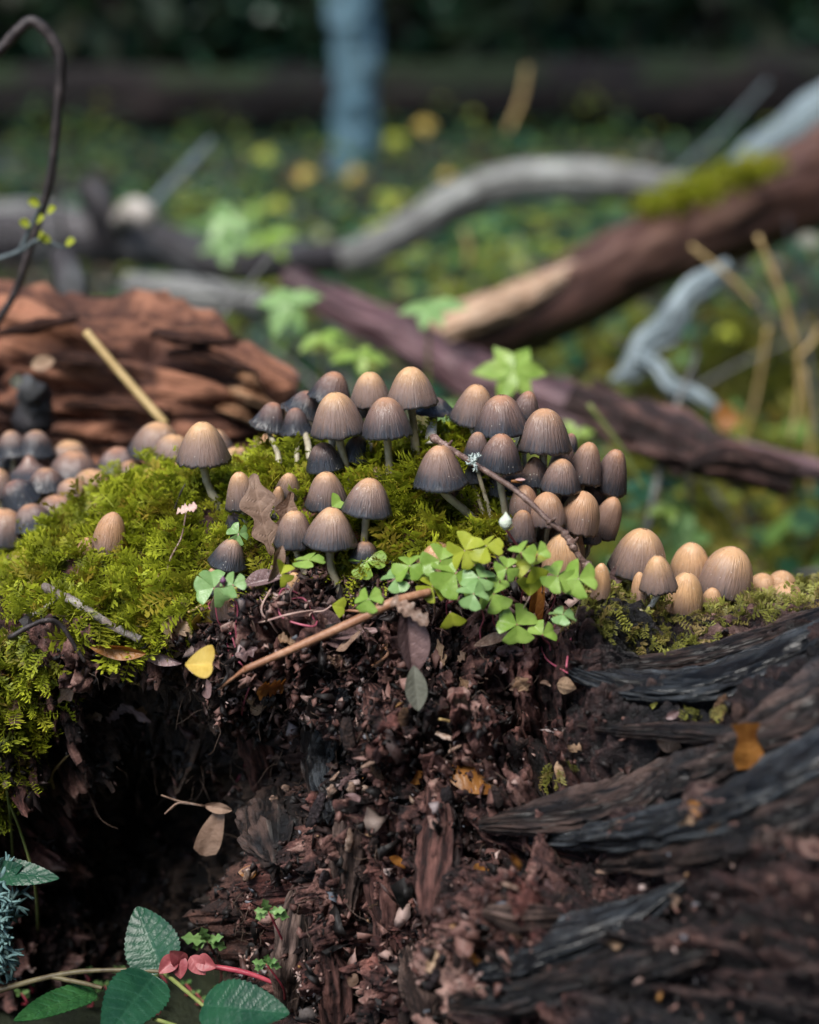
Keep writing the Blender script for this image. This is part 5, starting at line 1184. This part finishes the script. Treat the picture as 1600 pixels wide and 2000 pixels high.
# big brown log with a moss patch
bl = [P(850, 665, 1.05), P(960, 640, 1.1), P(1100, 585, 1.2), P(1260, 500, 1.3), P(1400, 440, 1.4), P(1560, 370, 1.5), P(1750, 270, 1.6)]
t_, o_ = log('fallen_log', bl, [.028, .036, .040, .041, .045, .05, .055], M['log_brown'], 'thick brown log slanting up over the grey branch', rough=.35, cat='log')
c = catmull(bl, 60)
V, F, at = gtube([c[0] + [0, -.012, .010], c[7] + [0, -.018, .022], c[13] + [0, -.020, .026], c[21] + [0, -.010, .034]], [.018, .024, .022, .008], 100, 40, .25, 2.2, 14, .7, .15, .15, 3, .01); o = mk('bare_patch', V, F, M['log_pale'], t_, o_, at); o['label'] = 'pale stripped wood patch'
r = np.random.default_rng(8); ii = r.integers(30, 46, 700)
pts = c[ii] + np.stack([r.normal(0, .014, 700), r.normal(0, .02, 700), .050 - np.abs(r.normal(0, .006, 700))], -1)
nn = unit(np.stack([r.normal(0, .3, 700), r.normal(-.3, .3, 700), np.ones(700)], -1)); o = plant_moss('moss_patch', pts, nn, .022, M['moss'], t_, o_, (1, .1, .4), 9); o['label'] = 'ochre moss patch on the upper side'
log('fallen_branch', [P(1420, 380, 1.9), P(1500, 300, 1.95), P(1620, 220, 2.0), P(1760, 150, 2.0)], [.026, .034, .038, .04], M['log_bluegrey'], 'blue grey bare branch rising behind the thick brown log', rough=.12)
log('fallen_branch', [P(560, 545, .95), P(660, 595, .92), P(800, 660, .86), P(930, 735, .80), P(1100, 790, .74), P(1300, 850, .7), P(1500, 900, .66), P(1650, 930, .62)], [.012, .015, .018, .020, .018, .013, .010, .008], M['log_purple'], 'purple brown branch sloping down behind the mushrooms', amp=.4, blk=.3, fl=8)
log('fallen_branch', [P(1420, 520, .95), P(1372, 558, .93), P(1335, 585, .92), P(1300, 645, .9), P(1262, 672, .88), P(1232, 725, .87), P(1195, 742, .85)], [.007, .013, .010, .014, .010, .009, .003], M['log_bluegrey'], 'pale blue grey limb standing under the thick brown log', amp=.4, blk=.35, fl=12)
log('fallen_branch', [P(1248, 700, .87), P(1285, 718, .84), P(1315, 757, .82), P(1362, 772, .80), P(1405, 802, .78)], [.007, .0065, .008, .006, .0035], M['log_bluegrey'], 'pale forked side limb pointing to an orange leaf', amp=.4, blk=.35, fl=12)
log('fallen_branch', [P(250, 560, 1.3), P(400, 580, 1.25), P(520, 590, 1.2)], [.015, .018, .012], M['log_grey'], 'dull grey branch piece lying behind the red log', rough=.25)
M['rot_dark'] = grain_mat('dark_rotten_branch', (.004, .003, .003), (.035, .017, .016), (.17, .09, .075), .55, 1, .004, patch=(.012, .010, .010), pscale=40)
log('fallen_branch', [P(1110, 775, .5), P(1210, 820, .49), P(1310, 860, .48), P(1420, 895, .46), P(1545, 950, .45)], [.008, .015, .017, .013, .006], M['rot_dark'], 'dark rotten branch low behind the dense cluster', amp=.5, blk=.5, fl=14)
log('fallen_branch', [P(1160, 745, .62), P(1230, 800, .6), P(1290, 880, .58), P(1330, 930, .56)], [.004, .006, .007, .004], M['rot_dark'], 'thin dark branch crossing the dark rotten one', amp=.4, blk=.3, fl=14)
log('fallen_branch', [P(1340, 905, .42), P(1430, 890, .42), P(1560, 925, .41)], [.004, .008, .005], M['rot_dark'], 'short mossy dark branch beside the dark rotten one', amp=.5, blk=.4, fl=16)
# red rotten log
M['log_orange'] = grain_mat('orange_splintered_wood', (.06, .022, .012), (.28, .13, .06), (.52, .34, .2), .7, .9, .003)
rl = [P(-320, 790, .42), P(-100, 770, .40), P(100, 775, .38), P(300, 800, .36), P(440, 815, .34), P(545, 830, .33)]
t_, o_ = log('rotten_log', rl, [.068, .066, .062, .054, .044, .024], M['log_red'], 'red brown crumbling rotten log behind the moss cushion', 260, 150, .14, 26, .15, cat='log', broken_end=.03, amp=.42, fl=9, blk=.38)
for x, y, x2, y2, w_ in [(440, 760, 545, 800, .007), (455, 725, 530, 770, .006), (300, 650, 470, 690, .008), (330, 690, 480, 715, .006), (420, 790, 520, 835, .006), (60, 700, 260, 720, .006), (130, 790, 330, 800, .007), (0, 650, 150, 640, .006)]:
    a_ = P(x, y, .305); b_ = P(x2, y2, .295)
    V, F, at = gtube([a_, (a_ + b_) / 2 + np.array([0, -.006, .004]), b_ + rng.normal(size=3) * .006], [w_ * .6, w_ * 1.3, w_ * .5], 90, 30, .4, 2.2, 30, .5, .25, .2, x % 13, .012); mk('wood_slab', V, F, M['log_orange'] if x > 400 else M['log_red'], t_, o_, at)
stick('branch_stub', [P(60, 830, .27), P(70, 780, .26), P(45, 745, .25)], [.012, .011, .006], M['log_dark'], 'small dark stump piece with a pale tip on the red log', 'branch stub', n=24, rough=.5, rs=90)
one_leaf('dead_leaf', P(60, 715, .27), np.array([1, 0, .25]), np.array([0, -1, .4]), .016, .005, oval, M['deadtan'], 'pale tan leaf lying on the red log', 'leaf', fold=.3)
one_leaf('dead_leaf', P(30, 760, .25), np.array([.2, 0, 1]), np.array([0, -1, .2]), .010, .004, oval, M['greyleaf'], 'small whitish blue leaf on the dark stump piece', 'leaf', fold=.3)
one_leaf('dead_leaf', P(1395, 820, .74), np.array([1, 0, .1]), np.array([0, -1, .6]), .024, .014, ovate, M['deadorange'], 'orange brown leaf at the tip of the forked limb', 'leaf', fold=.3)
one_leaf('dead_leaf', P(1300, 805, .6), np.array([1, 0, -.2]), np.array([0, -.6, .8]), .022, .008, oval, M['budw'], 'pale yellowish leaf below the forked limb', 'leaf', fold=.3)
one_leaf('dead_leaf', P(1555, 470, 1.2), np.array([1, 0, -.1]), np.array([0, -.7, .8]), .03, .012, oval, M['greyleaf'], 'white grey leaf under the thick brown log', 'leaf', fold=.3)
# arching bare twig
ar = [P(-60, 150, .27), P(0, 98, .27), P(35, 60, .27), P(65, 42, .27), P(100, 75, .27), P(118, 120, .27), P(112, 230, .27), P(95, 360, .27), P(60, 480, .27), P(30, 570, .27), P(-10, 640, .27), P(-60, 760, .27)]
stick('arching_twig', ar, [.0034, .0033, .0033, .0034, .0033, .0032, .0030, .0027, .0025, .0024, .0024, .0024], M['twig_dark'], 'dark bare twig arching high over the red log', 'twig', n=110, rough=.15, rs=60)
# twig with tiny yellow leaves
yt = [P(-40, 520, .25), P(40, 490, .25), P(75, 470, .25), P(128, 485, .25)]
t = thing('leafy_twig', yt[0], 'thin grey twig with tiny yellow green leaves', 'twig')
V, F, a = tube(yt, [.0018, .0016, .0013, .0008], 30, 8, .2, 100); mk('stem', V, F, M['log_bluegrey'], t, yt[0])
V, F, a = tube([yt[1], P(62, 440, .25), P(82, 400, .25)], [.0016, .0013, .001], 24, 8, .2, 100); mk('stem', V, F, M['log_bluegrey'], t, yt[0])
for x, y, dx in [(78, 400, -12), (92, 414, 10), (72, 432, 8), (60, 440, -10), (100, 470, -10), (128, 476, 12), (75, 465, 5)]:
    V, F, vn = leaf(.0032, .0078, oval, P(x, y, .25), np.array([dx, -6, 4.0]), np.array([.2, -.8, .6]), 12, 5, .3); mk('leaf', V, F, M['sorrel_yellow'], t, yt[0], dict(vein=vn))
stick('twig', [P(120, 330, 1.2), P(118, 430, 1.2), P(130, 470, 1.25)], [.003, .003, .002], M['twig_dark'], 'thin dark stalk hanging over the dark branch', n=20)
stick('twig', [P(130, 250, 1.5), P(170, 330, 1.55), P(180, 350, 1.6)], [.003, .003, .003], M['twig_dark'], 'thin slanting stalk above the broken stub', n=20)

# ------------------------------------------------------------------ plants behind
def whorl(px, py, size, Y, mat, label, n=6, tilt=60, stemx=0, group='whorled plants behind the stump'):
    c = P(px, py, Y); b = np.array([c[0] + stemx, c[1] + .02, float(ground_z(np.array(c[0]), np.array(c[1])))])
    t = thing('woodland_plant', b, label, 'plant', group); L = size * K * depth(c)
    nz = np.array([0, -math.cos(R(tilt)), math.sin(R(tilt))]); e1 = np.array([1.0, 0, 0]); e2 = np.cross(nz, e1)
    for i in range(n):
        a = 2 * math.pi * i / n + random.uniform(-.3, .3); d = e1 * math.cos(a) + e2 * math.sin(a) - nz * random.uniform(-.1, .6)
        l = L * random.uniform(.7, 1.15); V, F, vn = leaf(l * .26, l, lance, c, d, nz, 16, 7, .2, 0, .03, 0, sd=i, sag=.1); mk('leaf', V, F, M[mat], t, b, dict(vein=vn))
    V, F, a = tube([b, b * .4 + c * .6, c], [.0018, .0014, .001], 14, 6); mk('stem', V, F, M['greenstem'], t, b)
whorl(1003, 722, 78, .30, 'sorrel', 'bright green whorled plant rising behind the cluster', 6, 40)
whorl(838, 600, 75, .62, 'sorrel_blue', 'pale green whorled plant below the pale stripped log end', 6, 62)
whorl(560, 588, 72, .66, 'sorrel_blue', 'pale whorled plant over the dull grey branch piece', 6, 50)
whorl(625, 655, 58, .55, 'sorrel', 'small whorled plant at the purple brown branch', 5, 70)
whorl(705, 692, 60, .5, 'sorrel', 'flat green leaved plant beside the purple brown branch', 5, 72)
whorl(450, 425, 66, 1.55, 'sorrel_blue', 'pale green plant growing over the dark branch', 6, 55)
whorl(520, 462, 60, 1.5, 'sorrel', 'light green plant leaning on the dark branch', 6, 65)
whorl(440, 478, 56, 1.45, 'sorrel_blue', 'bluish leaved plant hanging over the dark branch', 5, 70)
whorl(1310, 985, 60, .5, 'sorrel', 'green leaved seedling below the dark rotten branch', 4, 55)
whorl(1260, 945, 70, .6, 'bramble', 'dark blue green leaved plant beside the cluster', 4, 70)
whorl(1330, 1050, 80, .62, 'herb', 'broad green plant behind the tan mushroom row', 6, 45)
whorl(1125, 845, 36, .45, 'sorrel', 'tiny bright plant showing beside the cluster', 3, 40)
for x, y, s, Y_, lb in [(770, 265, 40, 4.2, 'yellow leaved seedling beside the slim tree trunk'), (825, 240, 36, 4.0, 'yellow leaved seedling tallest near the slim trunk'), (690, 335, 36, 4.6, 'yellow orange seedling at the foot of the slim trunk'), (870, 340, 34, 3.0, 'yellow seedling behind the grey arching branch'), (520, 300, 40, 3.2, 'yellow green seedling on the far forest floor'), (590, 340, 38, 3.0, 'olive yellow seedling on the far forest floor'), (540, 395, 40, 2.6, 'yellow green seedling before the pale stick')]:
    whorl(x, y, s * .72, Y_, 'yellow_leaf' if s < 39 else 'sorrel_yellow', lb, 5, 55, group='yellow seedlings')
# tall straw and grass on the far side
for i, (x0, y0, x1, y1, Y_) in enumerate([(1480, 460, 1560, 690, .8), (1560, 690, 1545, 860, .8), (1600, 640, 1555, 700, .8), (1350, 480, 1480, 600, .9), (1545, 660, 1500, 520, .9), (1150, 790, 1260, 960, .4), (1330, 850, 1270, 920, .5), (905, 450, 912, 520, 1.7), (990, 260, 1030, 130, 2.5), (1310, 350, 1500, 160, 2.6), (1440, 900, 1500, 640, 1.0), (1580, 1000, 1570, 720, .9), (1380, 1040, 1430, 800, 1.0)]):
    lb = ['pale dry grass stalk leaning below the thick brown log', 'upright straw stalk on the grassy ground', 'short straw stalk crossing the upright one', 'thin dry stalk slanting under the thick brown log', 'bent dry stalk beside the upright straw', 'green grass blade behind the cluster', 'short brown stalk behind the dark rotten branch', 'tiny brown stalk under the arching branch', 'thin brown stalk before the far log', 'grey slender stick leaning by the far log', 'dry grass stalk on the mossy ground', 'tall straw stalk among green grass', 'green blade rising behind the tan row'][i]
    m = M['greenstem'] if 'green' in lb.split()[0] else M['straw']
    q = K * (Y_ + .8); stick('grass_stalk', [P(x0, y0, Y_), P((x0 + x1) / 2 + 8, (y0 + y1) / 2, Y_), P(x1, y1, Y_)], [q * 5, q * 5, q * 4], m if i != 9 else M['log_bluegrey'], lb, 'grass', n=16, seg=6, rough=.1)

# ground cover: leaves nobody could count
def leaf_scatter(name, n, sd, ylo, yhi, smin, smax, hmax, label, ramp=(0, 1), xs=.42, flat=.4, dens=1.0):
    r = np.random.default_rng(sd)
    y = ylo + (yhi - ylo) * r.random(n) ** dens; x = (r.random(n) * 2 - 1) * (xs * (y + .8) + .15)
    cl = fbm(np.stack([x * 2.2, y * 2.2, 0 * x + sd], -1), 2)
    keep = cl > -.05; x, y, cl = x[keep], y[keep], cl[keep]; n = len(x)
    z = ground_z(x, y) + hmax * r.random(n) ** 1.6 * (.5 + np.clip(cl, 0, 1)) + .004
    p = np.stack([x, y, z], -1)
    d = unit(r.normal(size=(n, 3)) * np.array([1, 1, flat])); nz = unit(np.array([0, -.25, 1]) + r.normal(size=(n, 3)) * .4); s = unit(np.cross(d, nz)); u = np.cross(s, d)
    base = np.array([[0, 0, 0], [.3, -.36, .04], [.3, .36, .04], [.7, -.3, 0], [.7, .3, 0], [1, 0, -.1]]); F = np.array([[0, 1, 2, 2], [1, 3, 4, 2], [3, 5, 4, 4]])
    sz = r.uniform(smin, smax, n) * (1 + .12 * y)
    W = p[:, None] + sz[:, None, None] * (base[None, :, 0:1] * d[:, None] + base[None, :, 1:2] * s[:, None] + base[None, :, 2:3] * u[:, None])
    tri = np.array([[0, 1, 2], [3, 5, 4]]); qd = np.array([[1, 3, 4, 2]]); o6 = (np.arange(n) * 6)[:, None, None]
    rv = ramp[0] + (ramp[1] - ramp[0]) * np.clip(.40 + .30 * r.normal(size=n) + .8 * cl, 0, 1)
    o = mk(name, W.reshape(-1, 3), [(qd[None] + o6).reshape(-1, 4), (tri[None] + o6).reshape(-1, 3)], M['gc'], None, np.array([0, ylo, GZ]), dict(rnd=np.repeat(rv, 6)), smooth=False, kind='stuff')
    return tag(o, label, 'ground cover')
leaf_scatter('ground_plants', 14000, 31, .35, 4.5, .014, .040, .11, 'low green leafy plants covering the forest floor behind the stump', (.0, .72), dens=.8)
leaf_scatter('leaf_litter', 6000, 32, .2, 6.5, .014, .032, .012, 'brown and grey fallen leaves on the forest floor', (.82, 1.0))
leaf_scatter('undergrowth', 6000, 33, 4.2, 7.2, .014, .03, .22, 'yellow green undergrowth around the slim tree trunk', (.0, .72))
leaf_scatter('far_undergrowth', 12000, 34, 8.0, 15, .02, .05, 1.0, 'dark undergrowth beyond the far fallen log', (.0, .42), flat=.8)  # only dark leaf colours here, standing in for the forest shade
# grass and moss on the ground at the side
r = np.random.default_rng(9); n = 1000
x = r.uniform(.18, 1.1, n); y = r.uniform(.45, 1.9, n)
pts = np.stack([x, y, ground_z(x, y)], -1); nn = unit(np.stack([r.normal(0, .2, n), r.normal(0, .2, n), np.ones(n)], -1))
o = plant_moss('ground_moss', pts, nn, .075, M['mosspatch'], None, np.array([.5, 1, GZ]), (1, .0, .45), 10); tag(o, 'ochre and green grassy moss on the ground under the thick brown log', 'moss')

# ------------------------------------------------------------------ far trees and log
fl = [np.array([-4.5, 7.9, GZ + .16]), np.array([-1.6, 7.6, GZ + .15]), np.array([.5, 7.5, GZ + .17]), np.array([2.4, 7.6, GZ + .22]), np.array([5, 8.2, GZ + .4])]
log('fallen_tree', fl, [.15, .16, .17, .18, .19], M['log_far'], 'huge dark mossy fallen trunk lying across the far background', 110, 30, .2, 3, .2, cat='log')
def tree(px, Y_, wpx, label, mat, lean=0., h=9., crown=True, name='tree', bulge=False):
    b = P(px, 330, Y_); b[2] = float(ground_z(np.array(b[0]), np.array(b[1]))) - .05
    r0_ = wpx * K * depth(b) / 2
    t = thing(name, b, label, 'tree')
    zs = [0, .25, .5, .62, .8, 1.2, 2.5, 5, h]
    pts = [b + np.array([lean * z + .012 * math.sin(z * 5), 0, z]) for z in zs]
    rad = [r0_ * q for q in ((1.0, .95, .93, 1.03, 1.0, 1.0, .95, .8, .3) if bulge else (1.25, 1.05, 1, 1, 1, .97, .9, .75, .25))]
    V, F, a = tube(pts, rad, 160, 28, .22, 11); mk('trunk', V, F, mat, t, b)
    if crown:
        r = np.random.default_rng(int(abs(px)) + 5); parts = []
        for i in range(14):
            z = r.uniform(2.2, h - .6); p0 = b + np.array([lean * z, 0, z]); a_ = r.uniform(0, 6.28); l = r.uniform(.8, 1.9)
            parts.append(tube([p0, p0 + np.array([math.cos(a_) * l * .5, math.sin(a_) * l * .5, .25]), p0 + np.array([math.cos(a_) * l, math.sin(a_) * l, .2])], [.04, .025, .008], 8, 6)[:2])
        V, F = join(parts); mk('limbs', V, F, mat, t, b)
        n = 2600; q = r.normal(size=(n, 3)); q = unit(q) * (r.random(n) ** .4)[:, None] * np.array([2.1, 2.1, (h - 2) / 2]); q = q[fbm(q * .9 + px, 2) > -.12] ; n = len(q)
        p = b + np.array([lean * h * .6, 0, h * .5 + 1.4]) + q; d = unit(r.normal(size=(n, 3))); s = unit(np.cross(d, r.normal(size=(n, 3)))); sz = r.uniform(.10, .24, n)
        W = np.stack([p, p + (d * .5 + s * .28) * sz[:, None], p + d * sz[:, None], p + (d * .5 - s * .28) * sz[:, None]], 1)
        mk('crown', W.reshape(-1, 3), np.arange(n * 4).reshape(-1, 4), M['gc'], t, b, dict(rnd=np.repeat(r.random(n) * .4, 4)), smooth=False, kind='stuff')
    return t
tree(690, 5.6, 92, 'slim blue grey tree trunk standing on the far forest floor', M['trunk'], bulge=True, h=8, crown=True)
# conifers standing round the glade: far ones darken the background, an added unseen ring blocks low light
M['needle'] = moss_mat('dark_conifer_foliage', (.006, .012, .006), (.014, .030, .013), (.03, .055, .02), (.03, .03, .012))
def conifer(loc, label, low=.35, h=9.0, rad=2.1, sd=1):
    r = np.random.default_rng(sd); b = np.array(loc, float); t = thing('conifer_tree', b, label, 'tree', 'conifers round the glade')
    V, F, a = tube([b, b + np.array([.03, 0, h * .5]), b + np.array([0, .02, h])], [.13, .09, .02], 30, 14, .1, 6); mk('trunk', V, F, M['log_far'], t, b)
    n = 5200; z = low + (h - low) * r.random(n) ** 1.35; rr = rad * (1 - (z - low) / (h - low)) ** .8 * r.random(n) ** .55 + .05; a_ = r.random(n) * 6.283
    keep = noise(np.stack([a_ * 2.2, z * 2.4, rr * .6], -1)) > -.25; z, rr, a_ = z[keep], rr[keep], a_[keep]; n = len(z)
    p = b + np.stack([np.cos(a_) * rr, np.sin(a_) * rr, z - .16 * rr], -1); d = unit(np.stack([np.cos(a_), np.sin(a_), -.35 + 0 * z], -1) + r.normal(0, .45, (n, 3))); s_ = unit(np.cross(d, r.normal(0, .5, (n, 3)) + np.array([0, 0, 1.0]))); sz = r.uniform(.16, .36, n)[:, None]
    W = np.stack([p, p + (d * .5 + s_ * .24) * sz, p + d * sz, p + (d * .5 - s_ * .24) * sz], 1)
    mk('crown', W.reshape(-1, 3), np.arange(n * 4).reshape(-1, 4), M['needle'], t, b, dict(rnd=np.repeat(r.random(n), 4), tip=np.tile([.1, .5, 1, .5], n)), smooth=False, kind='stuff')
    return t
def copy_tree(o, loc, rz, sc, label):
    c = o.copy(); COL.objects.link(c); c.location = loc; c.rotation_euler = (0, 0, rz); c.scale = (sc, sc, sc); c['label'] = label
    for ch in o.children:
        q = ch.copy(); COL.objects.link(q); q.parent = c
    return c
con = conifer((-1.6, 10.2, float(ground_z(np.array(-1.6), np.array(10.2))) - .05), 'dark conifer with boughs to the ground beyond the far fallen trunk')
spots = [(1.9, 10.0, 1.0), (-4.2, 9.6, 1.1), (4.6, 9.8, 1.0), (.3, 11.4, 1.1), (-2.9, 12.2, 1.2), (3.2, 12.4, 1.2), (6.8, 11, 1.1), (-6.8, 11, 1.1)]
for i, (x, y, sc) in enumerate(spots):
    copy_tree(con, (x, y, float(ground_z(np.array(x), np.array(y))) - .05), i * 1.3, sc, 'dark conifer with boughs to the ground beyond the far fallen trunk')
for i in (0, 1, 2, 3, 4, 5, 8, 9, 10):  # ring added out of view to block low light, gap left towards the sun
    a_ = R(62 + i * 23.6); rr = 4.6 + .7 * (i % 3); x, y = math.sin(a_) * rr, math.cos(a_) * rr + .4
    copy_tree(con, (x, y, GZ - .05), i * 2.1, 1.05 + .1 * (i % 2), 'added unseen conifer that shades the glade around the stump')
tree(775, 9.2, 50, 'dim slim tree behind the far fallen trunk', M['log_far'], h=10, crown=False)
tree(230, 9.0, 40, 'thin dark tree among the conifers', M['log_far'], h=10, crown=False)
# thin twigs and sprigs tangled on the forest floor
for i in range(44):
    y = random.uniform(.6, 4.2); x = random.uniform(-.3, .3) * (y + .9); z = float(ground_z(np.array(x), np.array(y))); a_ = random.uniform(0, 3.14); l = random.uniform(.08, .3) * (1 + .25 * y); e = np.array([math.cos(a_), math.sin(a_) * .6, random.uniform(.0, .5)]) * l
    if i < 20: y = random.uniform(.4, 1.3); x = random.uniform(-.22, .24) * (y + .9); z = float(ground_z(np.array(x), np.array(y))) + random.uniform(.0, .08); e = e * .8 + np.array([0, 0, random.uniform(0, .12)])
    p0 = np.array([x, y, z + .01]); dark = i % 2
    stick('twig', [p0, p0 + e * .5 + np.array([0, 0, random.uniform(-.01, .03)]), p0 + e], [.003, .0026, .0014], M['log_dark'] if dark else M['log_grey'], ('dark' if dark else 'pale grey') + ' thin twig lying on the forest floor behind the stump', 'twig', n=16, seg=6, rough=.25, rs=40, group='twigs on the forest floor')
for i in range(30):
    y = random.uniform(.55, 3.4); px = random.uniform(330, 1590); z = random.uniform(.04, .14); d = PG(px, 700)
    x = random.uniform(-.23, .23) * (y + .85); c = np.array([x, y, float(ground_z(np.array(x), np.array(y))) + z]); qx, qy = proj(c)
    m = ['sorrel', 'sorrel_blue', 'herb', 'sorrel_yellow', 'herb'][i % 5]
    whorl(float(qx), float(qy), random.uniform(26, 46), y, m, {'sorrel': 'light green', 'sorrel_blue': 'pale bluish green', 'herb': 'mid green', 'sorrel_yellow': 'yellow green'}[m] + ' leafy sprig on the forest floor behind the stump', random.choice([4, 5, 6]), random.uniform(40, 75), group='leafy sprigs on the forest floor')
